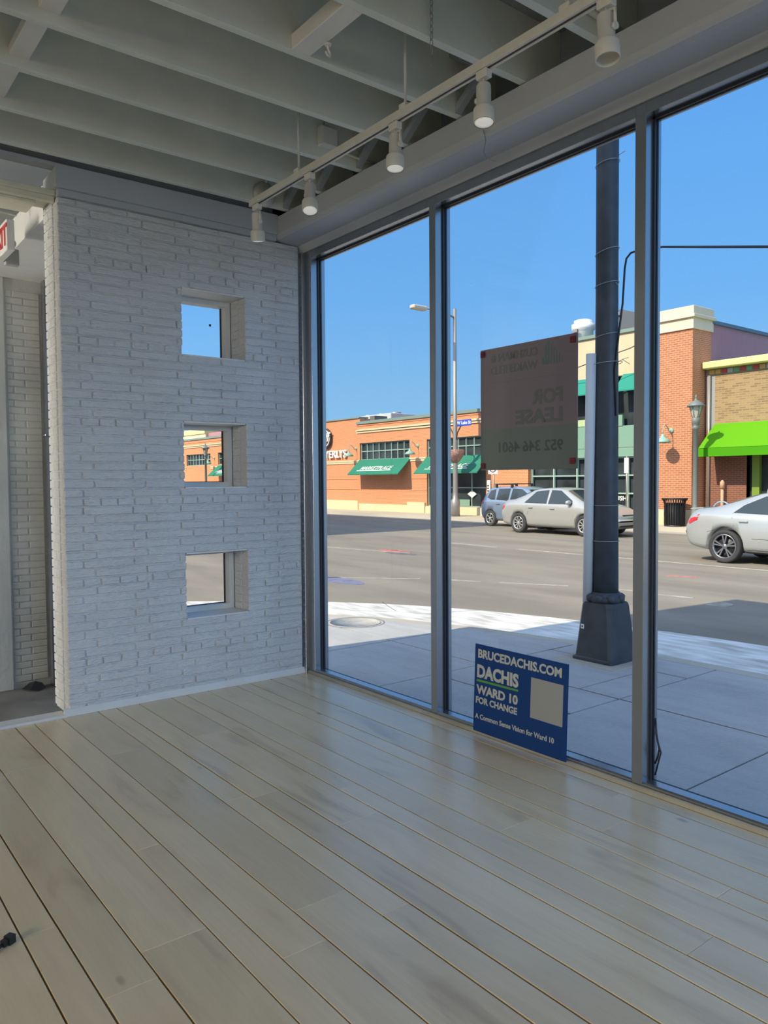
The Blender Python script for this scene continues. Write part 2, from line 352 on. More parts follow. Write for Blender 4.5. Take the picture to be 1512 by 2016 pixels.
RX_IN = Matrix(((0, 0, -1), (-1, 0, 0), (0, 1, 0)))     # lettering read by someone looking along +X
RX_OUT = Matrix(((0, 0, 1), (1, 0, 0), (0, 1, 0)))      # lettering read from the far side
def text(name, body, size, m, loc, R, parent=None, bold=0.0, extrude=0.004, align='CENTER', sx=1.0, shear=0.0, rot=0.0, fit=None):
    cu = D.curves.new(name + '_c', 'FONT'); cu.body = body; cu.size = size; cu.extrude = extrude; cu.offset = bold * size; cu.align_x = align; cu.align_y = 'CENTER'; cu.shear = shear
    cu.resolution_u = 3
    t = D.objects.new(name + '_t', cu); COL.objects.link(t); bpy.context.view_layer.update()
    me = D.meshes.new_from_object(t.evaluated_get(bpy.context.evaluated_depsgraph_get()))
    D.objects.remove(t); D.curves.remove(cu)
    L = Vector((0, 0, 0)); p = parent
    while p is not None: L += Vector(p.location); p = p.parent
    if fit:
        xs = [v.co.x for v in me.vertices]; yy = [v.co.y for v in me.vertices]; kx = fit[0] / (max(xs) - min(xs)); ky = fit[1] / (max(yy) - min(yy)); xo = {'LEFT': min(xs), 'CENTER': (min(xs) + max(xs)) / 2}[align]; yo = (max(yy) + min(yy)) / 2
        for v in me.vertices: v.co.x = (v.co.x - xo) * kx; v.co.y = (v.co.y - yo) * ky
    Rr = Matrix.Rotation(rot, 3, 'Z')
    for v in me.vertices:
        c = v.co.copy(); c.x *= sx; v.co = R @ (Rr @ c) + Vector(loc) - L
    me.name = name; me.materials.clear(); me.materials.append(m)
    o = D.objects.new(name, me); COL.objects.link(o)
    if parent is not None: o.parent = parent
    return o

# ================================================================== ROOM SHELL
# wooden floor: single planks running along the window wall
edges = [2.86, 2.778, 2.573, 2.412, 2.313, 2.113, 1.967, 1.868, 1.664, 1.529, 1.419, 1.217, 1.067, 0.968, 0.765, 0.616, 0.516]
x = 0.516; k = 0
while x > -4.9:
    x -= (0.205, 0.15, 0.10)[k % 3]; k += 1; edges.append(x)
ENDS = {1: [1.936], 2: [1.765], 4: [2.01], 5: [1.15], 7: [3.78], 8: [4.14, 2.883], 11: [1.845], 13: [3.854]}
fl = MB(); tones = []
for i in range(len(edges) - 1):
    x1, x0 = edges[i], edges[i + 1]; y = 4.556; first = True
    while y > -4.5:
        ln = random.uniform(0.7, 2.2) if first else random.uniform(0.9, 2.6); first = False
        ya = max(y - ln, -4.5); g = random.uniform(0.0016, 0.0034)
        if i in ENDS and ENDS[i]: ya = ENDS[i].pop(0)
        nf = len(fl.f); fl.bbox(x0 + g, x1 - g, ya + 0.0008, y - 0.0003, -0.018, random.uniform(-0.0006, 0), 0.0012)
        tn = (random.random(), random.random(), random.random(), 1); tones += [tn] * (len(fl.f) - nf)
        y = ya
floor = struct(fl.build('floor', wood))
ca = floor.data.color_attributes.new('tone', 'FLOAT_COLOR', 'CORNER')
for p in floor.data.polygons:
    for li in p.loop_indices: ca.data[li].color = tones[p.index]
struct(MB().box(-5.0, 2.99, -4.6, 4.66, -0.25, -0.0185).build('floor_base', seam_wood))

# white painted brick wall with three square openings
YF = 4.575; ZR = 0.0092; PC = 0.0518
OPEN = [(1.995, 2.421, ZR + 41 * PC, ZR + 49 * PC), (1.995, 2.421, ZR + 25 * PC, ZR + 33 * PC), (1.995, 2.421, ZR + 9 * PC, ZR + 17 * PC)]
WX0, WX1, WZ1 = 1.26, 2.842, 2.947
bw = MB()
g = 0.007
bw.box(WX0 + g, 1.995 - g, YF + 0.010, 4.845, 0, WZ1)
bw.box(2.421 + g, WX1, YF + 0.010, 4.845, 0, WZ1)
zs = [0.0] + [v for o_ in sorted(OPEN, key=lambda q: q[2]) for v in (o_[2], o_[3])] + [WZ1]
for k in range(0, len(zs), 2): bw.box(1.995 - g, 2.421 + g, YF + 0.010, 4.845, zs[k] + (0.0 if k == 0 else 0.002), zs[k + 1] - 0.002)
rb = random.Random(3)
def brick(x0, x1, z0, z1, y0=YF, y1=YF + 0.09):
    j = rb.uniform(-0.004, 0.003)
    bw.bbox(x0 + 0.0045, x1 - 0.0045, y0 + j, y1, z0 + 0.0034 + rb.uniform(0, 0.0015), z1 - 0.0034 - rb.uniform(0, 0.0015), 0.0046)
k = 0
while ZR + k * PC < WZ1 - 0.01:
    z0 = ZR + k * PC; z1 = min(z0 + PC, WZ1)
    if k % 9 == 5: js = [1.365 + 0.1022 * i for i in range(0, 16)]
    elif k % 2: js = [1.437 + 0.305 * i for i in range(0, 6)]
    else: js = [1.365 + 0.296 * i for i in range(0, 6)]
    js = [WX0] + [q + rb.uniform(-0.006, 0.006) for q in js if q < WX1 - 0.03] + [WX1]
    segs = list(zip(js[:-1], js[1:]))
    for (a, b) in segs:
        parts = [(a, b)]
        for (ox0, ox1, oz0, oz1) in OPEN:
            if z0 > oz0 - 0.01 and z1 < oz1 + 0.01:
                np_ = []
                for (p, q) in parts:
                    if q <= ox0 or p >= ox1: np_.append((p, q))
                    else:
                        if p < ox0 - 0.02: np_.append((p, ox0))
                        if q > ox1 + 0.02: np_.append((ox1, q))
                parts = np_
        for (p, q) in parts: brick(p, q, z0, z1)
    # bricks of the second wythe, seen on the wall end and inside the openings
    half = (0.09 if k % 2 else 0.13)
    bw.bbox(WX0, WX0 + 0.06, YF + 0.097, YF + 0.097 + half - 0.007, z0 + 0.003, z1 - 0.003, 0.003)
    bw.bbox(WX0, WX0 + 0.06, YF + 0.097 + half, 4.852, z0 + 0.003, z1 - 0.003, 0.003)
    for (ox0, ox1, oz0, oz1) in OPEN:
        if z0 > oz0 - 0.01 and z1 < oz1 + 0.01:
            for (ex0, ex1) in ((ox0 - 0.05, ox0), (ox1, ox1 + 0.05)):
                bw.bbox(ex0, ex1, YF + 0.097, YF + 0.19, z0 + 0.003, z1 - 0.003, 0.003)
    k += 1
struct(bw.build('wall_brick', white_brick))

# small square windows in the brick wall
for i, (ox0, ox1, oz0, oz1) in enumerate(OPEN):
    r = sempty('window_%d' % (4 + i), ((ox0 + ox1) / 2, 4.8, oz0))
    ya, yb = 4.779, 4.868; w = 0.034; f = MB()
    f.box(ox0, ox0 + w, ya, yb, oz0, oz1).box(ox1 - w, ox1, ya, yb, oz0, oz1).box(ox0 + w, ox1 - w, ya, yb, oz0, oz0 + w).box(ox0 + w, ox1 - w, ya, yb, oz1 - w, oz1)
    f.build('window_frame', white_paint, r)
    s = MB().bbox(ox0 - 0.001, ox1 + 0.001, YF + 0.002, ya, oz0 - 0.006, oz0 + 0.004, 0.002).build('window_sill', white_paint, r)
    MB().box(ox0, ox1, YF + 0.006, ya, oz1 - 0.005, oz1 + 0.003).build('lintel_board', white_paint, r)
    MB().box(ox0 + w, ox1 - w, 4.848, 4.852, oz0 + w, oz1 - w).build('glass_pane', pane_glass, r)
    gk = MB(); e = 0.004
    gk.box(ox0 + w, ox0 + w + e, 4.84, 4.86, oz0 + w, oz1 - w).box(ox1 - w - e, ox1 - w, 4.84, 4.86, oz0 + w, oz1 - w).box(ox0 + w, ox1 - w, 4.84, 4.86, oz0 + w, oz0 + w + e)
    gk.build('gasket', gasket, r)
tag(MB().box(2.298, 2.311, 4.8405, 4.8455, 2.385, 2.40).build('window_tag', black), 'tiny dark square tag on the glass of the top small window', 'tag')

# strips at the foot of the brick wall and across the vestibule opening
struct(MB().prism([(4.556, 0.0), (4.556, 0.014), (4.574, 0.040), (4.59, 0.042), (4.59, 0.0)], 'x', 1.235, 2.868).build('baseboard_brick', white_paint))
struct(MB().box(-4.9, 1.245, 4.560, 4.668, -0.02, 0.012).build('trim_threshold', white_paint))

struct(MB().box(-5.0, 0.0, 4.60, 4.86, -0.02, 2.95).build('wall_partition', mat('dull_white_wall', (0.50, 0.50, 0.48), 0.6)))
# other walls, with openings added for the fill lamps (behind and left of the camera)
wl = MB(); wl.box(-5.2, -5.0, -4.6, -2.8, -0.25, 3.4).box(-5.2, -5.0, 1.8, 4.7, -0.25, 3.4).box(-5.2, -5.0, 6.3, 6.6, -0.25, 3.4).box(-5.2, -5.0, 4.7, 6.3, 2.4, 3.4).box(-5.2, -5.0, -2.8, 1.8, -0.25, 0.45).box(-5.2, -5.0, -2.8, 1.8, 2.75, 3.4)
struct(wl.build('wall_left', white_paint))
wb = MB(); wb.box(-5.0, -2.1, -4.7, -4.5, -0.25, 3.4).box(2.85, 3.0, -4.7, -4.5, -0.25, 3.4).box(-2.1, 2.85, -4.7, -4.5, -0.25, 0.45).box(-2.1, 2.85, -4.7, -4.5, 2.75, 3.4)
struct(wb.build('wall_rear', white_paint))
r = sempty('window_7', (-5.1, -0.5, 0.45)); f = MB()  # unseen window, added to let the left fill lamp in
for yy in (-2.8, -1.27, 0.26, 1.75): f.box(-5.15, -5.03, yy, yy + 0.05, 0.45, 2.75)
f.box(-5.15, -5.03, -2.8, 1.8, 0.45, 0.5).box(-5.15, -5.03, -2.8, 1.8, 2.7, 2.75); f.build('window_frame', alu, r)
r = sempty('window_8', (-0.8, -4.6, 0.45)); f = MB()  # unseen window, added and placed for the rear fill lamp
for xx in (-2.1, -0.45, 1.2, 2.8): f.box(xx, xx + 0.05, -4.65, -4.53, 0.45, 2.75)
f.box(-2.1, 2.85, -4.65, -4.53, 0.45, 0.5).box(-2.1, 2.85, -4.65, -4.53, 2.7, 2.75); f.build('window_frame', alu, r)

# ---------------------------------------------------------------- shop window wall
XI, XO, XG = 2.877, 2.990, 2.943
ZT0, ZT1 = 2.855, 2.904
mull = [(4.477, 4.545), (3.212, 3.263), (1.898, 1.949), (0.584, 0.635), (-0.730, -0.679), (-2.044, -1.993), (-3.358, -3.307), (-4.5, -4.45)]
for i in range(7):
    ya = mull[i + 1][1]; yb = mull[i][0]
    r = sempty('window_%d' % (i + 1) if i < 3 else 'window_%d' % (i + 6), (XI, (ya + yb) / 2, 0))
    h = MB().bbox(XI, XO, ya, yb, ZT0, ZT1, 0.0015).build('head_rail', alu, r)
    s = MB(); s.prism([(XI, 0.0), (XI, 0.030), (XI + 0.006, 0.036), (XG - 0.008, 0.036), (XG - 0.008, 0.022), (XG + 0.004, 0.022), (XG + 0.004, 0.018), (XO, 0.010), (XO, -0.10), (XI, -0.10)], 'y', ya, yb)
    s.build('sill_rail', alu, r)
    jm = MB().bbox(XI, XO, yb - 0.0005, mull[i][1], 0.0, ZT1 if i else 2.904, 0.0015)
    jm.build('mullion' if i else 'jamb', alu, r)
    MB().box(XG - 0.003, XG + 0.003, ya + 0.003, yb - 0.003, 0.026, ZT0 - 0.002).build('glass_pane', pane_glass, r)
    gk = MB(); e = 0.010
    for (xa, xb) in ((XG - 0.016, XG - 0.0035), (XG + 0.0035, XG + 0.014)):
        gk.box(xa, xb, yb - e, yb - 0.0007, 0.02, ZT0).box(xa, xb, ya + 0.0003, ya + e, 0.02, ZT0)
        gk.box(xa, xb, ya, yb, 0.022, 0.022 + e).box(xa, xb, ya, yb, ZT0 - e, ZT0 - 0.0005)
    gk.build('gasket', gasket, r)
struct(MB().bbox(2.848, 2.99, 4.545, 4.60, 0.0, 2.904, 0.002).build('trim_corner', alu))
qr = [(2.8770, 0.0), (2.8770, 0.021)] + [(2.8770 - 0.020 * math.sin(t), 0.001 + 0.020 * math.cos(t)) for t in (0.3, 0.65, 1.0, 1.3, PI / 2)] + [(2.857, 0.0)]
struct(MB().prism(qr, 'y', -4.5, 4.545, True).build('trim_quarter_round', mat('worn_cream_trim', (0.50, 0.47, 0.38), 0.45, noise=0.12, nscale=4)))
# low outside wall under the window frames
struct(MB().box(2.882, 2.985, -4.5, 4.6, -0.32, -0.005).build('wall_sill', mat('grey_base', (0.3, 0.3, 0.3), 0.8)))

# boxed beam over the windows
bp = [(2.657, 3.100), (2.657, 2.990), (2.662, 2.968), (2.676, 2.957), (2.72, 2.952), (2.842, 2.948), (2.868, 2.905), (3.0, 2.905), (3.0, 3.100)]
struct(MB().prism(bp, 'y', -4.5, 4.60).build('beam_window', beam_paint))
# ceiling deck and the painted plate over the brick wall
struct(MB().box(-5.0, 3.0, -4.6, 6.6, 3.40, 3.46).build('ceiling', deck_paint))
pl = MB(); pl.bbox(1.245, 2.657, 4.530, 4.60, 2.984, 3.112, 0.002).bbox(1.262, 2.657, 4.552, 4.60, 2.947, 2.984, 0.002)
pl.box(-5, 1.245, 4.53, 4.60, 3.092, 3.112).box(-5, 3.0, 4.60, 4.66, 3.112, 3.40).box(1.262, 3.0, 4.60, 4.845, 2.95, 3.112).box(2.657, 3.0, 4.60, 4.9, 2.9, 3.4)
struct(pl.build('wall_plate', beam_paint))
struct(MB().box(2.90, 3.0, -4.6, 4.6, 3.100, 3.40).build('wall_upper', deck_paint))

# ---------------------------------------------------------------- ceiling joists
JY = [4.437, 4.043, 3.628, 3.216, 2.812, 2.402, 1.996, 1.59, 1.184, 0.778, 0.372, -0.034, -0.44, -0.846, -1.252, -1.66, -2.064, -2.47, -2.876, -3.282, -3.69, -4.09]
ordn = ['nearest', 'second', 'third', 'fourth', 'fifth', 'sixth', 'seventh', 'eighth']
for i, y in enumerate(JY):
    w = 'painted wooden ceiling joist, %s out from the brick wall' % ordn[min(i, 7)]
    if i > 7: w = 'painted wooden ceiling joist further back over the camera'
    if i == 0: w = 'painted wooden ceiling joist nearest to the brick wall'
    j = MB(); j.bbox(-5.0, 2.90, y - 0.038, y, 3.107, 3.40, 0.002)
    tag(j.build('ceiling_joist', grey_paint), w, 'joist', 'ceiling joists')
# blocking boards between joists
for i, (xa, nm) in enumerate(((0.86, 'flat blocking board wedged between joists two and three at the left'), (0.87, 'flat blocking board wedged between joists three and four at the left'), (0.885, 'flat blocking board between joists four and five near the left corner'))):
    ya, yb = JY[i + 2], JY[i + 1] - 0.038
    tag(MB().bbox(xa - 0.06, xa + 0.02, ya, yb, 3.15, 3.19, 0.002).build('blocking_board', white_paint), nm, 'board', 'blocking boards')
o = MB().bbox(1.70, 1.79, 2.402, 2.774, 3.107, 3.17, 0.003).build('blocking_board', white_paint)
tag(o, 'short pale timber block between two joists with a hook under it', 'board', 'blocking boards')
hk = MB().tube([(1.79, 2.64, 3.107), (1.79, 2.64, 3.085), (1.80, 2.64, 3.068), (1.795, 2.635, 3.052), (1.78, 2.63, 3.05), (1.772, 2.63, 3.062)], 0.005, 6)
hk.lathe([(0.014, 0), (0.016, 0.006), (0.008, 0.012)], (1.79, 2.64, 3.095), 12)
tag(hk.build('ceiling_hook', white_paint), 'white painted cup hook screwed under the pale timber block', 'hook')
# crossed bridging straps beside the beam
for i in range(1, 6):
    ya, yb = JY[i], JY[i - 1] - 0.038; m = MB()
    for (z0, z1, xs) in ((3.13, 3.38, 2.58), (3.38, 3.13, 2.618)):
        m.prism([(ya, z0 - 0.02), (ya, z0 + 0.02), (yb, z1 + 0.02), (yb, z1 - 0.02)], 'x', xs, xs + 0.035)
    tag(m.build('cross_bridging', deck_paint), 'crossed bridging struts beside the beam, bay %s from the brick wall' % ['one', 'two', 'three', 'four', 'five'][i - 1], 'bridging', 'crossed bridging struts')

# conduit and boxes in the ceiling
jb = thing('junction_box', 'square white junction box on a joist above the light track', 'electrical box', (2.36, 3.59, 3.2))
MB().bbox(2.355, 2.465, 3.545, 3.59, 3.16, 3.27, 0.006).build('box_body', white_paint, jb)
MB().bbox(2.362, 2.458, 3.540, 3.546, 3.167, 3.263, 0.003).build('cover_plate', white_paint, jb)
MB().tube([(2.41, 3.575, 3.27), (2.41, 3.575, 3.40)], 0.011, 10).build('conduit_stub', conduit_m, jb)
tag(MB().tube([(2.47, 3.58, 3.19), (2.55, 3.575, 3.165), (2.64, 3.56, 3.15), (2.75, 3.56, 3.15)], 0.009, 8).build('flexible_conduit', conduit_m), 'painted flexible conduit leading from the junction box to the beam', 'conduit')
tag(MB().tube([(2.0, 1.9, 3.24), (2.25, 1.93, 3.22), (2.45, 1.94, 3.19), (2.66, 1.94, 3.17), (2.8, 1.94, 3.16)], 0.016, 8).build('ceiling_conduit', conduit_m), 'thick painted conduit between joists near the top of the picture', 'conduit')
tag(MB().lathe([(0.078, 0.0), (0.078, 0.012), (0.060, 0.030), (0.0, 0.034)], (2.476, 4.397, 3.165), 24, Matrix.Rotation(PI / 2, 3, 'X')).tube([(2.485, 4.383, 3.235), (2.485, 4.383, 3.40)], 0.011, 8).build('feed_canopy', conduit_m), 'round white outlet cover with a conduit stub, on the joist nearest the brick wall', 'outlet cover')
# chain
ch = MB()
for i in range(9):
    z = 3.26 - i * 0.026
    rg = [(2.09 + (0.007 * math.cos(t) if i % 2 else 0), 2.35 + (0 if i % 2 else 0.007 * math.cos(t)), z + 0.017 * math.sin(t)) for t in [2 * PI * q / 10 for q in range(10)]]
    ch.tube(rg, 0.0018, 5, closed=True)
ch.tube([(2.09, 2.35, 3.035), (2.094, 2.352, 3.01), (2.088, 2.349, 2.985)], 0.0015, 5)
ch.tube([(2.09, 2.355, 3.40), (2.09, 2.352, 3.27)], 0.0018, 5)
tag(ch.build('hanging_chain', wire_m), 'short thin chain hanging from the ceiling in front of the joists', 'chain')
tag(MB().tube([(2.6545, 2.62, 2.985), (2.650, 2.60, 2.93), (2.645, 2.61, 2.88), (2.655, 2.60, 2.85), (2.66, 2.57, 2.83), (2.665, 2.55, 2.82)], 0.0016, 5).build('loose_wire', wire_m), 'thin loose wire dangling from the beam over the windows', 'wire')

# ---------------------------------------------------------------- track lighting
TX, TZ = 2.12, 2.872
tr = thing('light_track', 'long white track rail hung on rods below the ceiling joists', 'track rail', (TX, 3.9, TZ))
t = MB(); t.box(TX - 0.018, TX + 0.018, -3.2, 3.90, TZ + 0.022, TZ + 0.034); t.box(TX - 0.018, TX - 0.007, -3.2, 3.90, TZ, TZ + 0.0225); t.box(TX + 0.007, TX + 0.018, -3.2, 3.90, TZ, TZ + 0.0225)
t.build('rail', fix_white, tr)
MB().box(TX - 0.0069, TX + 0.0069, -3.19, 3.895, TZ + 0.003, TZ + 0.0219).build('conductor_slot', track_dark, tr)
for yy in (3.40, 2.55, 1.70, 0.85):
    rd = MB().tube([(TX, yy, TZ + 0.034), (TX, yy, 3.40)], 0.006, 8).build('hanger_rod', conduit_m, tr)
    MB().bbox(TX - 0.020, TX + 0.020, yy - 0.022, yy + 0.022, TZ + 0.034, TZ + 0.052, 0.002).build('hanger_clip', fix_white, tr)

def spot(y, tiltx, tilty, side, label, dark=False, dz=0.0):
    """tilt: degrees the lamp leans; side: which side the arm is on (-1 towards the wall, +1 towards the camera)"""
    s = thing('track_spotlight', label, 'spotlight', (TX, y, TZ), 'spotlights on the track rail')
    MB().bbox(TX - 0.018, TX + 0.018, y - 0.028, y + 0.028, TZ - 0.032, TZ - 0.0005, 0.004).build('track_adapter', fix_white, s)
    a = MB(); ay = y - side * 0.033 
    a.tube([(TX, y, TZ - 0.030), (TX, y, TZ - 0.042), (TX, ay, TZ - 0.046), (TX, ay, TZ - 0.100)], 0.0055, 8)
    a.lathe([(0.012, -0.006), (0.012, 0.006)], (TX, ay, TZ - 0.100), 14, Matrix.Rotation(PI / 2, 3, 'X'))
    a.build('swivel_arm', fix_white, s)
    R = Matrix.Rotation(math.radians(tiltx), 3, 'X') @ Matrix.Rotation(math.radians(tilty), 3, 'Y')
    c = Vector((TX, y, TZ - 0.105))
    prof = [(0.006, 0.058), (0.024, 0.057), (0.027, 0.052), (0.0275, -0.030), (0.031, -0.034), (0.038, -0.040), (0.0395, -0.046), (0.0395, -0.092), (0.0385, -0.094), (0.036, -0.094), (0.035, -0.060), (0.024, -0.048)]
    MB().lathe(prof, c, 28, R).build('lamp_housing', fix_white, s)
    if not dark:
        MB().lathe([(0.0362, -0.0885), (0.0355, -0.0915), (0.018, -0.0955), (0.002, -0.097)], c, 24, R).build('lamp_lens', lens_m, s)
        MB().lathe([(0.0378, -0.0945), (0.0378, -0.0875), (0.0362, -0.0875), (0.0362, -0.0945)], c, 24, R).build('lens_ring', black, s)
    return s
spot(3.84, 8, -6, 1, 'small white track spotlight nearest the brick wall, pointing straight down')
spot(3.30, -16, 10, -1, 'white track spotlight tilted towards the camera, second from the brick wall')
spot(2.62, -5, 5, 1, 'white track spotlight hanging upright in the middle of the row')
spot(2.09, -6, 6, -1, 'white track spotlight next to the empty-mouthed one, its lens bright')
spot(1.545, -7, 4, 1, 'largest looking white track spotlight with an empty dark mouth', dark=True)

# ---------------------------------------------------------------- vestibule behind the brick wall
struct(MB().box(-5, 1.80, 4.66, 6.62, -0.30, -0.25).build('floor_vestibule', concrete_in))
vb = MB(); vb.box(-5, 1.64, 6.40, 6.60, -0.25, 3.40)
rv = random.Random(9)
for kk in range(58):
    z0 = -0.2 + kk * PC
    if z0 > 2.83: break
    x = 1.30 - (0.15 if kk % 2 else 0)
    for (a, b) in ((1.37 + (0.05 if kk % 2 else 0.13), 1.615), (1.37, 1.37 + (0.045 if kk % 2 else 0.125))):
        vb.bbox(a + 0.003, b - 0.003, 6.393, 6.42, z0 + 0.003, z0 + PC - 0.003, 0.003)
vb.bbox(1.20, 1.36, 6.385, 6.42, -0.25, 2.895, 0.004)
struct(vb.build('wall_vestibule', old_paint))
struct(MB().box(1.262, 1.84, 4.86, 6.40, 2.893, 3.09).build('ceiling_vestibule', white_paint))
hb = MB(); hb.bbox(-5, 1.262, 4.60, 4.86, 2.955, 2.985, 0.003).bbox(-5, 1.262, 4.62, 4.66, 2.925, 2.956, 0.002).bbox(-5, 1.17, 4.66, 4.86, 2.91, 2.926, 0.002)
struct(hb.build('beam_vestibule', mat('cream_beam_paint', (0.68, 0.66, 0.54), 0.6, noise=0.08, nscale=6)))
tag(MB().tube([(0.6, 5.25, 3.06), (0.85, 5.22, 3.05), (1.0, 5.2, 3.035), (1.08, 5.18, 2.99), (1.09, 5.16, 2.95)], 0.011, 8).build('curved_conduit', conduit_m), 'curved white conduit above the exit sign in the vestibule', 'conduit')
tag(MB().tube([(0.5, 5.6, 3.15), (0.9, 5.58, 3.14), (1.26, 5.5, 3.09)], 0.010, 8).build('straight_conduit', conduit_m), 'straight painted conduit crossing the vestibule ceiling', 'conduit')
es = thing('exit_sign', 'white exit sign with red letters hanging above the vestibule opening', 'exit sign', (1.10, 5.1, 2.78))
MB().bbox(1.085, 1.13, 4.98, 5.30, 2.715, 2.895, 0.004).build('sign_box', white_paint, es)
text('exit_lettering', 'EXIT', 0.17, mat('red_exit_letters', (0.55, 0.03, 0.03), 0.4), (1.083, 5.14, 2.80), RX_IN, es, 0.02, 0.002)
MB().bbox(1.135, 1.215, 5.25, 5.30, 2.70, 2.80, 0.004).build('battery_housing', mat('grey_housing', (0.42, 0.42, 0.40), 0.6), es)
MB().lathe([(0.028, -0.01), (0.03, 0.008), (0.018, 0.016)], (1.165, 5.235, 2.825), 16, Matrix.Rotation(PI / 2, 3, 'X')).build('emergency_lamp', white_paint, es)
# glazed street door at the corner of the vestibule
dr = sempty('door_1', (1.72, 5.7, -0.25)); f = MB()
f.box(1.625, 1.76, 6.30, 6.385, -0.25, 2.893).box(1.68, 1.74, 4.88, 4.94, -0.25, 2.893).box(1.68, 1.74, 4.94, 6.30, 2.80, 2.893).box(1.68, 1.74, 4.94, 6.30, -0.25, -0.15)
f.build('door_frame', alu, dr); MB().box(1.707, 1.713, 4.94, 6.30, -0.15, 2.80).build('glass_pane', pane_glass, dr)
MB().bbox(1.60, 1.66, 6.26, 6.34, 1.70, 1.715, 0.002).build('hinge', alu, dr)
rg = MB(); rg.add([(1.41, 6.36, -0.245), (1.47, 6.38, -0.21), (1.53, 6.39, -0.235), (1.56, 6.37, -0.22), (1.57, 6.30, -0.247), (1.50, 6.22, -0.247), (1.44, 6.24, -0.235), (1.50, 6.32, -0.19)],
       [(0, 1, 7), (1, 2, 7), (2, 3, 7), (3, 4, 7), (4, 5, 7), (5, 6, 7), (6, 0, 7), (0, 6, 5, 4, 3, 2, 1)])
tag(rg.build('floor_rag', black), 'crumpled black rag on the concrete floor of the vestibule', 'rag')
# black plug on the floor at the lower left
pg = thing('cable_plug', 'small black plug end lying on the plank floor', 'plug', (0.47, 2.40, 0))
R = Matrix.Rotation(0.55, 3, 'Z')
MB().cbox((0.483, 2.408, 0.012), (0.011, 0.012, 0.012), R).cbox((0.467, 2.399, 0.011), (0.008, 0.008, 0.009), R).build('plug_body', black, pg)
MB().tube([(0.462, 2.395, 0.010), (0.45, 2.388, 0.008), (0.43, 2.375, 0.006), (0.38, 2.34, 0.005)], 0.005, 8).build('cable', black, pg)

# ---------------------------------------------------------------- signs in the window
ys = thing('yard_sign', 'blue political yard sign leaning against the window at floor level', 'sign', (2.845, 2.58, 0.02))
lean = Matrix.Rotation(math.radians(2.4), 3, 'Y')
Y0, Y1 = 2.275, 2.885; H = 0.457
def on_sign(y, z, off=0.0): return Vector((2.8375 - off, y, 0.022)) + lean @ Vector((0, 0, z))
sm = MB(); a = [on_sign(Y0, 0), on_sign(Y1, 0), on_sign(Y1, H), on_sign(Y0, H)]; bb = [v + Vector((0.005, 0, 0)) for v in a]
sm.add(a + bb, [(0, 1, 2, 3), (4, 7, 6, 5), (0, 4, 5, 1), (1, 5, 6, 2), (2, 6, 7, 3), (3, 7, 4, 0)]); sm.build('sign_board', sign_blue, ys)
RL = lean @ RX_IN
def stext(nm, s, w, h, y, z, slope=0.0, bold=0.03, m=sign_text, ex=0.0006):
    text(nm, s, 0.1, m, on_sign(y, z, 0.0005), RL, ys, bold, ex, 'LEFT', 1.0, 0.0, slope, (w, h))
stext('web_address', 'BRUCEDACHIS.COM', 0.550, 0.047, 2.862, 0.410, 0, 0.035)
stext('candidate_name', 'DACHIS', 0.288, 0.070, 2.866, 0.318, 0, 0.045)
stext('ward_line', 'WARD 10', 0.288, 0.049, 2.868, 0.222, 0, 0.04)
stext('change_line', 'FOR CHANGE', 0.288, 0.036, 2.870, 0.166, 0, 0.035)
stext('slogan_line', 'A Common Sense Vision for Ward 10', 0.525, 0.027, 2.872, 0.081, 0, 0.022)
qa = [on_sign(a_, b_, 0.0012) for a_, b_ in ((2.497, 0.158), (2.300, 0.158), (2.300, 0.355), (2.497, 0.355))]
MB().add(qa + [v + Vector((0.0011, 0, 0)) for v in qa], [(0, 1, 2, 3), (4, 7, 6, 5), (0, 4, 5, 1), (1, 5, 6, 2), (2, 6, 7, 3), (3, 7, 4, 0)]).build('blank_pale_square', mat('pale_print_square', (0.33, 0.35, 0.36), 0.6), ys)
st = MB(); a = [on_sign(2.868, 0.262, 0.0012), on_sign(2.578, 0.266, 0.0012), on_sign(2.578, 0.276, 0.0012), on_sign(2.868, 0.274, 0.0012)]
st.add(a + [v + Vector((0.0011, 0, 0)) for v in a], [(0, 1, 2, 3), (4, 7, 6, 5), (0, 4, 5, 1), (1, 5, 6, 2), (2, 6, 7, 3), (3, 7, 4, 0)]); st.build('underline_stroke', sign_green, ys)

ls = thing('lease_sign', 'square for-lease sign taped to the outside of the middle window, seen from behind', 'sign', (2.952, 2.55, 1.415))
XS = XG + 0.0065; LY0, LY1, LZ0, LZ1 = 2.30, 2.935, 1.390, 2.025
sheet = D.materials.new('translucent_sign_sheet'); sheet.use_nodes = True; nt = sheet.node_tree
b_ = nt.nodes['Principled BSDF']; b_.inputs['Roughness'].default_value = 0.6; b_.inputs['Base Color'].default_value = (0.19, 0.155, 0.20, 1)
MATS['s'] = sheet
lower = mat('sign_sheet_lower', (0.135, 0.165, 0.175), 0.6)
zc = 1.603
MB().box(XS, XS + 0.003, LY0, LY1, zc, LZ1).build('sign_sheet', sheet, ls)
MB().box(XS, XS + 0.003, LY0, LY1, LZ0, zc).build('sign_sheet_lower', lower, ls)
lt = mat('faint_sign_print', (0.12, 0.13, 0.15), 0.6); lt2 = mat('faint_sign_logo', (0.10, 0.16, 0.17), 0.6)
XT = XS - 0.0008
def ltext(nm, s, w, h, y, z, bold=0.02, m=lt):
    text(nm, s, 0.1, m, (XT, y, z), RX_OUT, ls, bold, 0.0005, 'LEFT', 1.0, 0.0, 0.0, (w, h))
ltext('company_line', 'CUSHMAN &', 0.318, 0.042, 2.542, 1.972)
ltext('company_line', 'WAKEFIELD', 0.318, 0.042, 2.542, 1.908)
ltext('lease_line', 'FOR', 0.192, 0.074, 2.387, 1.748, 0.045)
ltext('lease_line', 'LEASE', 0.300, 0.074, 2.387, 1.655, 0.045)
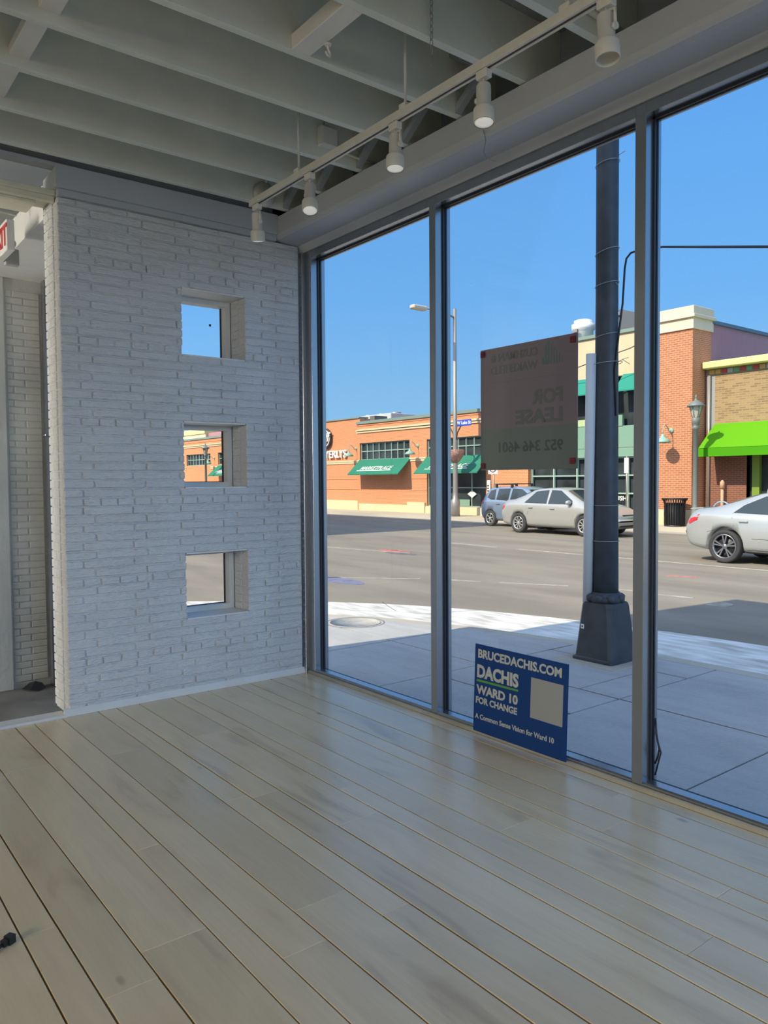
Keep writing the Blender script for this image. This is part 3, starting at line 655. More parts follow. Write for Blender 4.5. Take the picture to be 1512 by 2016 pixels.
ltext('phone_line', '952 346 4601', 0.42, 0.056, 2.384, 1.508, 0.02, mat('faint_phone_print', (0.07, 0.09, 0.10), 0.6))
lg = MB()
for i, (w_, hh, z0) in enumerate(((0.006, 0.030, 1.900), (0.005, 0.046, 1.900), (0.006, 0.062, 1.900), (0.007, 0.078, 1.900), (0.008, 0.095, 1.900), (0.016, 0.112, 1.900), (0.012, 0.090, 1.900), (0.012, 0.035, 1.900))):
    y0 = 2.388 + i * 0.0165; lg.prism([(y0, z0), (y0 + w_, z0), (y0 + w_, z0 + hh - 0.006), (y0, z0 + hh)], 'x', XT - 0.0005, XT + 0.0003)
lg.build('tower_logo', lt2, ls)
MB().box(XT - 0.0004, XT + 0.0003, 2.38, 2.88, 1.842, 1.8435).build('divider_line', lt, ls)
tape = mat('red_tape', (0.15, 0.010, 0.025), 0.6)
for (yy, zz) in ((LY0 + 0.008, LZ0 + 0.022), (LY1 - 0.038, LZ0 + 0.008), (LY0 + 0.008, LZ1 - 0.045), (LY1 - 0.038, LZ1 - 0.040)):
    MB().box(XG - 0.0036, XG - 0.0031, yy, yy + 0.03, zz, zz + 0.03).build('tape_square', tape, ls)
tag(MB().tube([(XG + 0.018, 1.888, 0.10), (XG + 0.018, 1.876, 0.13), (XG + 0.018, 1.868, 0.17), (XG + 0.018, 1.880, 0.22), (XG + 0.018, 1.889, 0.30)], 0.0045, 6)
    .tube([(XG + 0.018, 1.887, 0.05), (XG + 0.018, 1.872, 0.11), (XG + 0.018, 1.860, 0.155), (XG + 0.018, 1.872, 0.19), (XG + 0.018, 1.886, 0.24)], 0.004, 6).build('loose_gasket', gasket), 'loop of black rubber gasket hanging loose at the foot of the right window', 'gasket')
# ================================================================== STREET
ZS, ZW = -0.45, -0.30
struct(MB().box(-40, 60, -30, 90, -0.75, ZS).build('street', asphalt))
# near sidewalk with its rounded corner, cut into slabs
CURB = [(6.42, -30), (6.42, -2), (6.42, 1.0), (6.42, 2.2), (6.42, 3.2), (6.38, 4.2), (6.25, 5.2), (6.02, 6.2), (5.60, 7.3), (5.0, 8.2), (4.1, 9.1), (2.9, 9.8), (1.2, 10.2), (-20, 10.3)]
def curb_x(y):
    for (a, b) in zip(CURB[:-1], CURB[1:]):
        if a[1] <= y <= b[1] and b[1] != a[1]: return a[0] + (b[0] - a[0]) * (y - a[1]) / (b[1] - a[1])
    return -20
def off(poly, d):
    out = []
    for i, p in enumerate(poly):
        a = Vector(poly[max(i - 1, 0)]); b = Vector(poly[min(i + 1, len(poly) - 1)]); t = (b - a).normalized(); out.append((p[0] - t.y * d, p[1] + t.x * d))
    return out
inner = off(CURB, 0.16)
def smooth_line(pl, n=6):
    out = []
    for i in range(len(pl) - 1):
        p0 = pl[max(i - 1, 0)]; p1 = pl[i]; p2 = pl[i + 1]; p3 = pl[min(i + 2, len(pl) - 1)]
        for k in range(n):
            t = k / n
            if i in (0, len(pl) - 2): out.append((p1[0] + (p2[0] - p1[0]) * t, p1[1] + (p2[1] - p1[1]) * t)); continue
            out.append(tuple(0.5 * (2 * p1[c] + (p2[c] - p0[c]) * t + (2 * p0[c] - 5 * p1[c] + 4 * p2[c] - p3[c]) * t * t + (3 * p1[c] - p0[c] - 3 * p2[c] + p3[c]) * t ** 3) for c in (0, 1)))
    out.append(pl[-1]); return out
oc = smooth_line(CURB); ic = off(oc, 0.16); gc = off(oc, -1.75)
cm = MB()
def strip(mb, A, B, z1, z0, n):
    vs = [(a[0], a[1], z1) for a in A] + [(b[0], b[1], z1) for b in B] + [(a[0], a[1], z0) for a in A] + [(b[0], b[1], z0) for b in B]; f = []
    for i in range(n - 1):
        f += [(i, i + 1, n + i + 1, n + i), (2 * n + i, 2 * n + i + 1, i + 1, i), (n + i, n + i + 1, 3 * n + i + 1, 3 * n + i)]
    mb.add(vs, f)
strip(cm, ic, oc, ZW, -0.6, len(oc)); struct(cm.build('curb_near', curb_m))
gm = MB(); strip(gm, off(oc, -0.002), gc, ZS + 0.012, -0.6, len(oc)); struct(gm.build('gutter_near', gutter_m))
ck = MB()
for pts in ([(6.0, 8.9), (6.15, 8.5), (6.5, 8.1), (6.7, 7.7), (7.2, 7.55), (7.45, 7.45)], [(6.55, 8.15), (6.7, 8.5), (6.9, 8.9)], [(7.0, 3.0), (7.3, 3.05), (7.7, 2.95), (8.0, 3.05)]):
    L_ = [(a[0], a[1] + 0.008) for a in pts]; ck.prism(L_ + [(a[0] + 0.004, a[1] - 0.008) for a in pts[::-1]], 'z', ZS + 0.005, ZS + 0.0135)
struct(ck.build('gutter_cracks', MATS['black_gasket'] if False else mat('crack_dirt', (0.13, 0.12, 0.10), 0.95)))
# slabs: lines of the joints
XL = [2.99, 4.87, 6.6]; sl = MB()
def slab(x0, x1, y0, y1):
    g = 0.009; n = 6; ys_ = [y0 + g + (y1 - y0 - 2 * g) * k / n for k in range(n + 1)]
    left = []; right = []
    for y in ys_:
        # inner curb edge at this y
        xe = 99
        for a, b in zip(ic[:-1], ic[1:]):
            if min(a[1], b[1]) <= y <= max(a[1], b[1]) and a[1] != b[1]: xe = min(xe, a[0] + (b[0] - a[0]) * (y - a[1]) / (b[1] - a[1]))
        xr = min(x1 - g, xe - 0.006)
        if xr > x0 + g + 0.02: left.append((x0 + g, y)); right.append((xr, y))
    if len(left) >= 2:
        sl.prism(left + right[::-1], 'z', ZW - 0.05, ZW)
YL = [-12, -3.1, -1.8, -0.46, 0.86, 2.18, 3.41, 4.83, 6.15, 7.5, 8.8, 10.1]
for i in range(len(YL) - 1):
    if YL[i] in (3.41,):
        slab(XL[0], 4.30, YL[i], YL[i + 1]); slab(4.30, 4.87, YL[i], YL[i + 1])
    else: slab(XL[0], XL[1], YL[i], YL[i + 1])
    if YL[i] == 3.41:
        slab(XL[1], 5.80, 3.41, 3.78); slab(5.80, XL[2], 3.41, 4.2); slab(XL[1], 5.80, 3.78, 4.83); slab(5.80, XL[2], 4.2, 4.83)
    else: slab(XL[1], XL[2], YL[i], YL[i + 1])
for i in range(5, 11):
    y0, y1 = YL[i], YL[i + 1]
    if y0 > 4.8:
        slab(1.2, 2.99, y0, y1); slab(-2, 1.2, y0, y1)
slo = struct(sl.build('sidewalk_near', walk_m))
sb = MB(); n = len(ic); k0 = [(a[0], a[1]) for a in ic]
sb.prism([(-20, -30)] + [(x_ - 0.01, y_) for x_, y_ in k0], 'z', -0.6, ZW - 0.014); struct(sb.build('sidewalk_base', mat('joint_dirt', (0.10, 0.095, 0.09), 0.95)))
mh = thing('manhole_cover', 'round utility cover set in the sunlit sidewalk near the left window', 'manhole cover', (5.18, 7.2, ZW))
MB().lathe([(0.30, 0.0), (0.30, 0.006), (0.285, 0.006), (0.285, 0.003), (0.0, 0.003)], (5.18, 7.2, ZW), 40).build('cover_plate', mat('worn_cover', (0.36, 0.345, 0.32), 0.7, noise=0.2, nscale=6), mh)
MB().lathe([(0.345, -0.001), (0.345, 0.002), (0.33, 0.002), (0.33, -0.001)], (5.18, 7.2, ZW), 40).build('cover_ring', mat('dark_ring', (0.20, 0.19, 0.18), 0.8), mh)
mh = thing('storm_drain', 'pale round grated drain cover out in the road behind the shadow edge', 'drain cover', (10.42, 5.65, ZS))
dm = MB().lathe([(0.19, 0.0), (0.19, 0.008), (0.16, 0.008), (0.16, 0.0)], (10.42, 5.65, ZS), 32); dm.build('drain_ring', line_m, mh)
dg = MB()
for i in range(-4, 5): dg.box(10.42 + i * 0.034 - 0.009, 10.42 + i * 0.034 + 0.009, 5.65 - math.sqrt(0.0256 - (i * 0.034) ** 2 + 0.001), 5.65 + math.sqrt(0.0256 - (i * 0.034) ** 2 + 0.001), ZS + 0.001, ZS + 0.009)
dg.build('drain_grate', line_m, mh)

# painted marks on the road
def paint(name, pts, w, m, label, cat='road marking', group=None):
    q = MB(); rp = random.Random(len(label))
    for (a, b) in pts:
        a = Vector((a[0], a[1], 0)); b = Vector((b[0], b[1], 0)); d = (b - a).normalized(); nrm = Vector((-d.y, d.x, 0)); n = max(2, int((b - a).length / 0.35))
        L = []; R_ = []
        for i in range(n + 1):
            p = a + (b - a) * i / n; L.append(p + nrm * w * (0.5 + rp.uniform(-0.08, 0.08))); R_.append(p - nrm * w * (0.5 + rp.uniform(-0.08, 0.08)))
        q.prism([(v.x, v.y) for v in L + R_[::-1]], 'z', ZS - 0.01, ZS + 0.004)
    return struct(q.build(name, m))
paint('road_line', [((7.9, 11.9), (9.1, 10.6)), ((9.25, 10.45), (9.65, 9.6)), ((9.8, 9.3), (10.35, 8.25)), ((10.5, 7.9), (10.75, 7.0)), ((10.6, 6.9), (10.7, 6.2))], 0.07, line_m, 'faded dashed line')
paint('road_line', [((14.9, 13.5), (14.95, 7.0)), ((15.0, 16.5), (14.9, 14.2))], 0.10, line_m, 'l2')
paint('road_line', [((11.2, 19.5), (12.1, 14.5)), ((11.25, 17.2), (10.2, 18.0))], 0.06, line_m, 'l3')
paint('road_line', [((12.80, 7.95), (12.98, 7.45))], 0.07, red_paint, 'r1')
paint('road_line', [((12.12, 15.8), (12.30, 15.2)), ((12.25, 15.6), (12.40, 14.8)), ((12.05, 15.5), (12.2, 14.95))], 0.10, red_paint, 'r2')
q = MB(); q.prism([(7.82 + 0.28 * math.cos(t), 11.5 + 0.85 * math.sin(t)) for t in [2 * PI * i / 20 for i in range(20)]], 'z', ZS - 0.01, ZS + 0.004); struct(q.build('road_patch', blue_paint))
q = MB(); q.prism([(11.9 + 0.22 * math.cos(t), 14.6 + 0.55 * math.sin(t)) for t in [2 * PI * i / 20 for i in range(20)]], 'z', ZS - 0.01, ZS + 0.003); struct(q.build('road_patch', mat('dark_patch', (0.14, 0.13, 0.12), 0.9)))

# far sidewalk
struct(MB().box(23.62, 60, -30, 90, -0.6, ZW).build('sidewalk_far', walk_tan))
struct(MB().box(23.45, 23.618, -30, 90, -0.6, ZW).build('curb_far', curb_m))
struct(MB().box(22.75, 23.448, -30, 90, -0.6, ZS + 0.008).build('gutter_far', road_mat('far_gutter', (0.40, 0.36, 0.31), (0.34, 0.31, 0.27))))

# our own building above and beside the shop, and the tower block up the road: they cast the shadows on the street
struct(MB().box(-14, 2.99, -30, 6.62, 3.47, 7.05).build('wall_upper_storey', stucco))
struct(MB().box(-14, 3.0, 23.35, 60, -0.6, 18.3).build('wall_corner_block', orange_brick))

# ================================================================== FACADES ACROSS THE ROAD
def wall_with_holes(mb, X0, X1, ya, yb, za, zb, holes):
    ys = sorted(set([ya, yb] + [h[0] for h in holes] + [h[1] for h in holes]))
    ys = [y for y in ys if ya <= y <= yb]
    for a, b in zip(ys[:-1], ys[1:]):
        c = (a + b) / 2; segs = [(za, zb)]
        for h in holes:
            if h[0] < c < h[1]:
                n2 = []
                for (p, q) in segs:
                    if h[3] <= p or h[2] >= q: n2.append((p, q)); continue
                    if p < h[2]: n2.append((p, h[2]))
                    if q > h[3]: n2.append((h[3], q))
                segs = n2
        for (p, q) in segs: mb.box(X0, X1, a, b, p, q)
    return mb
def facade_window(parent, X0, ya, yb, za, zb, ncol, rows, fm=mull_green, w=0.05, rec=0.16):
    """glass set back in the wall with its grid of bars"""
    MB().box(X0 + rec, X0 + rec + 0.03, ya, yb, za, zb).build('window_pane', facade_glass, parent)
    f = MB(); xa, xb = X0 + rec - 0.06, X0 + rec - 0.002
    for i in range(ncol + 1):
        y = ya + (yb - ya - w) * i / ncol; f.box(xa, xb, y, y + w, za, zb)
    for z in [za] + list(rows) + [zb - w]: f.box(xa + 0.005, xb, ya, yb, z, z + w)
    return f.build('window_frame', fm, parent)
def awning(parent, ya, yb, Xw, zw, Xf, zf, m, lettering=None, val=0.05):
    a = MB(); th = 0.04
    a.add([(Xw, ya, zw), (Xw, yb, zw), (Xf, yb, zf), (Xf, ya, zf), (Xw, ya, zw - th), (Xw, yb, zw - th), (Xf + 0.02, yb, zf - th), (Xf + 0.02, ya, zf - th)],
          [(0, 1, 2, 3), (7, 6, 5, 4), (0, 3, 7, 4), (1, 5, 6, 2), (0, 4, 5, 1), (3, 2, 6, 7)])
    a.box(Xf, Xf + 0.02, ya, yb, zf - val, zf)
    o = a.build('awning', m, parent)
    return o
def awn_text(parent, s, size, yc, Xw, zw, Xf, zf, t, bold=0.03, shear=0.35, sx=1.2):
    """t: place down the slope 0..1"""
    dX, dZ = Xf - Xw, zf - zw; L = math.hypot(dX, dZ); up = Vector((-dX / L, 0, -dZ / L)); xx = Vector((0, -1, 0)); nn = xx.cross(up)
    R = Matrix((xx, up, nn)).transposed()
    p = Vector((Xw + dX * t, yc, zw + dZ * t)) + nn * 0.012
    text('awning_lettering', s, size, white_letter, p, R, parent, 0.004, 0.004, 'CENTER', sx, shear, 0, (2.75, 0.26))
    p2 = p - up * size * 0.62
    m = MB(); w = 1.38
    c = [p2 + xx * w + up * 0.02, p2 - xx * w * 1.15 + up * 0.02, p2 - xx * w * 1.15 - up * 0.02, p2 + xx * w - up * 0.02]
    m.add(c + [v - nn * 0.01 for v in c], [(0, 1, 2, 3), (7, 6, 5, 4), (0, 3, 7, 4), (1, 5, 6, 2), (0, 4, 5, 1), (3, 2, 6, 7)])
    m.build('awning_underline', white_letter, parent)

# ---- supermarket: long low orange brick building
bA = thing('supermarket_building', 'long low orange brick supermarket with green awnings and cream bands', 'building', (27, 34, -0.3))
XA = 25.40; XB_ = 25.60
holesR = [(30.39, 34.70, 2.47, 3.42), (24.72, 29.05, 2.45, 3.38), (24.95, 29.05, 0.06, 2.30)]
wall_with_holes(MB(), XA, 25.9, 22.42, 34.95, -0.3, 4.50, holesR).build('wall', orange_brick, bA)
MB().box(XB_, 25.9, 34.95, 46.0, -0.3, 4.84).build('sign_wall', orange_brick, bA)
MB().box(25.9, 33, 34.95, 46.0, -0.3, 4.82).build('sign_wall_return', orange_brick_x, bA)
holesL = [(53.66, 58.0, 2.60, 3.48), (47.4, 52.38, 2.60, 3.48), (59.4, 63.8, 2.6, 3.48)]
wall_with_holes(MB(), XA, 25.9, 46.0, 75, -0.3, 4.60, holesL).build('wall', orange_brick, bA)
MB().box(25.92, 33, 22.6, 34.9, -0.3, 4.42).build('roof', cap_green, bA)
MB().box(25.92, 33, 46.05, 75, -0.3, 4.50).build('roof', cap_green, bA)
MB().box(XA - 0.06, 26.0, 22.42, 34.95, 4.47, 4.62).build('parapet_cap', cap_green, bA)
MB().box(XA - 0.06, 26.0, 46.0, 75, 4.58, 4.72).build('parapet_cap', cap_green, bA)
MB().box(XB_ - 0.06, 26.2, 34.95, 46.0, 4.84, 4.92).build('parapet_cap', cap_green, bA)
for (ya, yb, xx_, dz) in ((22.42, 34.95, XA, 0.0), (46.0, 75, XA, 0.02)):
    c = MB(); c.box(xx_ - 0.10, xx_ + 0.1, ya, yb, 4.09 + dz, 4.17 + dz).box(xx_ - 0.05, xx_ + 0.1, ya, yb, 3.97 + dz, 4.06 + dz); c.build('cornice', cream, bA)
    MB().box(xx_ - 0.025, xx_ + 0.1, ya, yb, 4.36, 4.39).build('brick_course', orange_brick, bA)
c = MB()
for (ya, yb, xx_) in ((22.42, 24.70, XA), (29.07, 30.37, XA), (34.72, 34.95, XA), (34.95, 46.0, XB_), (46, 47.3, XA), (52.4, 53.6, XA), (58.1, 59.3, XA), (63.9, 75, XA)):
    MB().box(xx_ - 0.06, xx_ + 0.1, ya, yb, 2.42, 2.49).box(xx_ - 0.035, xx_ + 0.1, ya, yb, 2.31, 2.421).build('band_course', cream, bA)
b0 = MB(); b0.bbox(XA - 0.06, XA + 0.1, 30.5, 34.75, -0.31, 0.08, 0.01).bbox(XA - 0.12, XA + 0.1, 29.12, 30.5, -0.31, 0.23, 0.01).bbox(XB_ - 0.18, XB_ + 0.1, 34.75, 46, -0.31, 0.22, 0.01).bbox(XA - 0.08, XA + 0.1, 22.42, 29.1, -0.31, 0.05, 0.01).bbox(XA - 0.06, XA + 0.1, 46, 75, -0.31, 0.2, 0.01)
b0.build('plinth', cream, bA)
for zz in (1.42, 0.85):
    MB().box(XA - 0.02, XA + 0.1, 29.06, 30.38, zz, zz + 0.03).build('brick_course', orange_brick, bA); MB().box(XB_ - 0.02, XB_ + 0.1, 34.96, 46, zz, zz + 0.03).build('brick_course', orange_brick, bA)
facade_window(bA, XA, 30.39, 34.70, 2.47, 3.42, 8, (2.93,))
facade_window(bA, XA, 24.72, 29.05, 2.45, 3.38, 8, (2.93,))
facade_window(bA, XA, 24.95, 29.05, 0.06, 2.30, 4, (0.95,))
for h in holesL: facade_window(bA, XA, h[0], h[1], h[2], h[3], 8, (3.02,))
for (ya, yb) in ((30.30, 34.72), (24.68, 29.08)):
    awning(bA, ya, yb, XA, 2.50, 24.55, 1.70, awn_green); awn_text(bA, 'MARKETPLACE', 0.30, (ya + yb) / 2, XA, 2.50, 24.55, 1.70, 0.62, 0.02, 0.35, 1.0)
for (ya, yb) in ((47.4, 52.4),):
    awning(bA, ya, yb, XA, 2.55, 24.55, 1.80, awn_green); awn_text(bA, 'MARKETPLACE', 0.30, (ya + yb) / 2, XA, 2.55, 24.55, 1.80, 0.62, 0.02, 0.5, 1.25)
text('shop_lettering', 'BYERLYS', 0.66, white_letter, (XB_ - 0.09, 37.42, 2.90), RX_IN, bA, 0.02, 0.04, 'CENTER', 1, 0, 0, (2.55, 0.44))
rgm = Matrix.Rotation(-PI / 2, 3, 'Y')
MB().lathe([(0.60, 0.0), (0.60, 0.10), (0.53, 0.10), (0.53, 0.0)], (XB_ - 0.06, 38.25, 3.85), 36, rgm).build('logo_ring', black_letter, bA)
MB().lathe([(0.525, 0.0), (0.525, 0.05), (0.0, 0.05)], (XB_ - 0.06, 38.25, 3.85), 36, rgm).build('logo_disc', mat('logo_disc', (0.30, 0.14, 0.08), 0.6), bA)
MB().lathe([(0.50, 0.10), (0.50, 0.12), (0.44, 0.12), (0.44, 0.10)], (XB_ - 0.045, 38.25, 3.85), 36, rgm).build('logo_inner_ring', white_letter, bA)
text('logo_script', 'ff', 0.75, white_letter, (XB_ - 0.20, 38.0, 3.90), RX_IN, bA, 0.02, 0.02, 'CENTER', 0.9, 0.4)
# small decals on the glass of the supermarket storefront
MB().prism([(26.25, 0.68), (25.95, 0.50), (25.65, 0.68), (25.95, 0.86)], 'x', XA + 0.09, XA + 0.097).build('window_decal', white_letter, bA)
MB().box(XA + 0.09, XA + 0.098, 26.1, 26.8, 0.1, 0.42).build('window_notice', spandrel, bA)
MB().box(XA + 0.02, XA + 0.08, 53.45, 54.2, -0.2, 1.65).build('green_door', mat('bright_green_door', (0.02, 0.40, 0.16), 0.6), bA)
# things on and behind the roof
def roofbox(name, label, cat, x0, x1, y0, y1, z0, z1, m, top=None):
    t = thing(name, label, cat, ((x0 + x1) / 2, (y0 + y1) / 2, z0))
    MB().bbox(x0, x1, y0, y1, z0, z1, 0.03).build('casing', m, t)
    if top:
        q = MB(); n = 3
        for i in range(n):
            y = y0 + (y1 - y0) * (i + 0.5) / n; MB().lathe([(0.32, z1), (0.34, z1 + 0.12), (0.28, z1 + 0.14)], ((x0 + x1) / 2, y, 0), 16).build('fan_guard', top, t)
        q = MB()
        for i in range(5): q.box(x0 - 0.01, x0, y0 + 0.1, y1 - 0.1, z0 + 0.15 + i * 0.12, z0 + 0.2 + i * 0.12)
        q.build('louvre', cap_green, t)
    return t
roofbox('rooftop_unit', 'pale air handling unit on the supermarket roof behind the parapet', 'rooftop unit', 30.5, 32.5, 38.3, 42.6, 4.42, 5.62, mat('pale_blue_metal', (0.42, 0.50, 0.52), 0.5), galv)
roofbox('rooftop_unit', 'low grey unit on the supermarket roof to the right of the larger pale one', 'rooftop unit', 30.0, 31.6, 34.0, 36.5, 4.42, 5.22, galv)
tag(MB().box(26.3, 27.2, 34.5, 34.94, 4.3, 4.98).build('brick_chimney', mat('dark_chimney_metal', (0.16, 0.14, 0.13), 0.7)), 'short dark chimney stub at the step of the supermarket parapet', 'chimney')  # stub in one even dark tone
far = thing('distant_building', 'maroon and grey building roof showing above the supermarket next to the lamp pole', 'building', (38, 37, 0))
MB().box(38, 50, 34.0, 39.6, 0, 6.05).build('wall', maroon, far); MB().box(37.9, 50, 39.6, 41.3, 0, 5.95).build('wall', white_stone, far); MB().box(37.95, 50, 33.9, 39.65, 6.05, 6.16).build('roof_edge', blue_cap, far)
far = thing('distant_building', 'cream topped building behind the far end of the supermarket, seen in the middle small window', 'building', (36, 75, 0))
MB().box(34, 40, 72.9, 90, -0.3, 6.25).build('wall', cream, far); MB().box(33.9, 40, 72.9, 90, 6.25, 6.75).build('roof_edge', yellow, far); MB().box(34.3, 44, 62, 72.9, -0.3, 6.3).build('side_wall', maroon, far)

# ---- beige stucco building with the brick pier
bB = thing('market_building', 'beige stucco store front with teal canopy and tall brick corner pier', 'building', (27, 18, -0.3))
XBf = 25.50
MB().box(XBf, 25.9, 16.3, 22.42, 5.30, 6.90).build('wall', stucco, bB)
MB().box(25.9, 40, 14.60, 22.42, -0.3, 6.60).build('roof', cap_green, bB)
MB().box(XBf - 0.08, 26.0, 16.3, 22.42, 6.90, 7.03).build('parapet_cap', cap_green, bB)
awning(bB, 17.95, 22.42, XBf, 5.34, 24.95, 4.68, teal); awning(bB, 16.35, 17.75, XBf, 5.34, 24.95, 4.68, teal)
MB().box(XBf + 0.25, XBf + 0.3, 16.3, 22.42, -0.2, 5.3).build('window_pane', facade_glass, bB)
f = MB()
for i in range(6): f.box(XBf + 0.1, XBf + 0.2, 16.35 + i * 1.2, 16.42 + i * 1.2, -0.2, 2.2)
for zz in (-0.2, 0.75, 1.45, 2.14): f.box(XBf + 0.105, XBf + 0.2, 16.3, 22.42, zz, zz + 0.055)
for i in range(4): f.box(XBf + 0.1, XBf + 0.2, 17.1 + i * 1.55, 17.18 + i * 1.55, 3.5, 4.7)
f.build('window_frame', mull_green, bB)
sp_ = MB(); sp_.box(XBf, XBf + 0.15, 18.4, 22.42, 2.2, 3.45).box(XBf, XBf + 0.15, 16.3, 18.4, 2.2, 3.38).box(XBf - 0.03, XBf + 0.1, 17.75, 18.1, 3.38, 3.80); sp_.build('spandrel_panel', spandrel, bB)
MB().box(XBf - 0.02, XBf + 0.15, 18.45, 22.42, 3.451, 3.72).build('spandrel_top', mat('pale_lime_panel', (0.42, 0.52, 0.28), 0.5), bB)
MB().box(XBf - 0.012, XBf + 0.05, 16.3, 22.42, 2.55, 2.575).build('panel_joint', cap_green, bB)
MB().box(XBf - 0.05, XBf + 0.15, 16.3, 22.42, -0.31, 0.02).build('plinth', cream, bB)
text('sushi_lettering', 'SUSHI', 0.24, white_letter, (XBf + 0.09, 17.90, 0.58), RX_IN, bB, 0.02, 0.004, 'CENTER', 1.15)
pier = MB().box(24.8, 26.0, 14.49, 16.3, -0.3, 6.50).build('brick_pier', brick_mat('pier_brick', (0.45, 0.175, 0.085), (0.37, 0.13, 0.065), (0.56, 0.31, 0.19), 'YZ', 0.21, 0.075, 0.012), bB)
MB().box(24.81, 25.99, 14.484, 14.489, -0.3, 6.50).build('pier_side', orange_brick_x, bB)
c = MB(); c.bbox(24.74, 26.06, 14.43, 16.36, 6.48, 6.86, 0.01).bbox(24.66, 26.12, 14.35, 16.44, 6.86, 6.97, 0.01).bbox(24.72, 26.06, 14.41, 16.38, 6.97, 7.26, 0.01); c.build('pier_cap', mat('pier_cap_stone', (0.70, 0.58, 0.42), 0.8, noise=0.05, nscale=2), bB)
MB().bbox(24.74, 26.0, 14.43, 16.36, -0.31, 0.24, 0.01).build('pier_plinth', cream, bB)
MB().box(26.0, 42, 14.50, 14.60, -0.3, 6.78).build('side_wall', maroon, bB)
MB().box(26.0, 42, 14.42, 14.70, 6.78, 6.90).build('side_wall_cap', blue_cap, bB)
rf = thing('roof_exhaust', 'white round exhaust fan housing on the beige building roof left of the street pole', 'exhaust fan', (27.5, 20.9, 6.6))
MB().lathe([(0.42, 6.6), (0.42, 7.72), (0.50, 7.78), (0.50, 8.0), (0.40, 8.05), (0.40, 8.16), (0.30, 8.2)], (27.5, 21.15, 0), 24).build('housing', white_stone, rf)
MB().tube([(26.9, 21.1, 6.6), (26.9, 21.1, 7.65)], 0.03, 8).box(26.85, 26.95, 20.98, 21.22, 7.6, 7.72).build('vent_pipe', galv, rf)
gb = thing('roof_gable', 'dark rooftop gable shelter on the beige building just right of the street pole', 'roof shelter', (28, 19.2, 6.6))
MB().prism([(18.1, 6.6), (20.4, 6.6), (20.1, 7.7), (19.3, 8.35), (18.1, 7.9)], 'x', 27.5, 30.5).build('shelter_body', mat('dark_slate', (0.09, 0.10, 0.12), 0.6), gb)
MB().box(27.4, 30.6, 19.3, 20.25, 8.1, 8.22).build('roof_fascia', white_stone, gb)
tag(MB().bbox(27.2, 29.5, 22.7, 24.9, 4.42, 7.62, 0.02).build('rooftop_unit', white_stone), 'long white rooftop unit peeking above the for-lease sign', 'rooftop unit')

# ---- tan brick shop with the lime awning
bD = thing('tan_brick_shop', 'tan brick shop with lime green awning and yellow tiled cornice', 'building', (27, 8, -0.3))
XD = 25.60
wall_with_holes(MB(), XD, 26.0, -6, 14.10, -0.3, 4.90, [(-5, 12.95, -0.2, 3.0)]).build('wall', tan_brick, bD)
MB().box(XD - 0.02, 26.0, 12.95, 14.40, -0.3, 3.05).build('side_pier', dark_brick, bD)
MB().box(XD, 26.0, 14.10, 14.42, 3.05, 4.95).build('corner_strip', mat('grey_render', (0.30, 0.29, 0.28), 0.8), bD)
MB().tube([(XD - 0.06, 14.28, 4.9), (XD - 0.06, 14.28, -0.25)], 0.05, 8).build('downspout', galv, bD)
MB().box(26.0, 40, -6, 14.41, -0.3, 4.95).build('roof', cap_green, bD)
MB().bbox(XD - 0.30, 26.0, -6, 14.42, 5.12, 5.36, 0.03).build('cornice', yellow, bD)
tl = MB(); MB().box(XD - 0.02, 26.0, -6, 14.42, 4.90, 5.12).build('tile_band', mat('dark_band', (0.20, 0.17, 0.12), 0.7), bD)
tcol = [mat('tile_%s' % n_, c_, 0.4) for n_, c_ in (('red', (0.40, 0.05, 0.04)), ('green', (0.12, 0.30, 0.14)), ('amber', (0.50, 0.30, 0.06)), ('grey', (0.35, 0.36, 0.33)))]
mbs = [MB() for _ in tcol]; rt = random.Random(5)
for i in range(70):
    y = 14.3 - i * 0.22; mbs[rt.randrange(4)].bbox(XD - 0.04, XD, y - 0.18, y, 4.94, 5.09, 0.008)
for mb_, mm in zip(mbs, tcol): mb_.build('tile_row', mm, bD)
aw = MB(); ya, yb = -3.0, 14.10
aw.add([(XD, ya, 3.22), (XD, yb, 3.22), (24.55, yb, 2.36), (24.55, ya, 2.36), (24.55, yb, 2.08), (24.55, ya, 2.08), (XD, yb, 2.08), (XD, ya, 2.08)],
       [(0, 1, 2, 3), (1, 6, 4, 2), (0, 3, 5, 7)]); aw.build('awning', lime, bD)
MB().box(24.53, 24.56, ya, yb, 2.07, 2.35).build('awning_valance', lime2, bD)
MB().box(XD + 0.2, XD + 0.25, -5, 12.95, -0.2, 3.0).build('window_pane', facade_glass, bD)
f = MB(); f.box(XD + 0.05, XD + 0.2, 12.55, 12.80, -0.2, 3.0).box(XD + 0.06, XD + 0.2, -5, 12.95, 2.2, 2.3)
for i in range(7): f.box(XD + 0.08, XD + 0.2, 11.0 - i * 1.9, 11.12 - i * 1.9, -0.2, 3.0)
f.build('window_frame', mat('olive_green_frame', (0.17, 0.26, 0.03), 0.5), bD)
MB().box(XD + 0.18, XD + 0.195, 11.4, 12.3, 1.0, 1.55).build('window_poster', mat('grey_poster', (0.25, 0.27, 0.25), 0.6), bD)
MB().prism([(10.98, 1.45), (10.78, 1.45), (10.88, 1.22)], 'x', XD + 0.17, XD + 0.19).build('yield_decal', white_letter, bD)

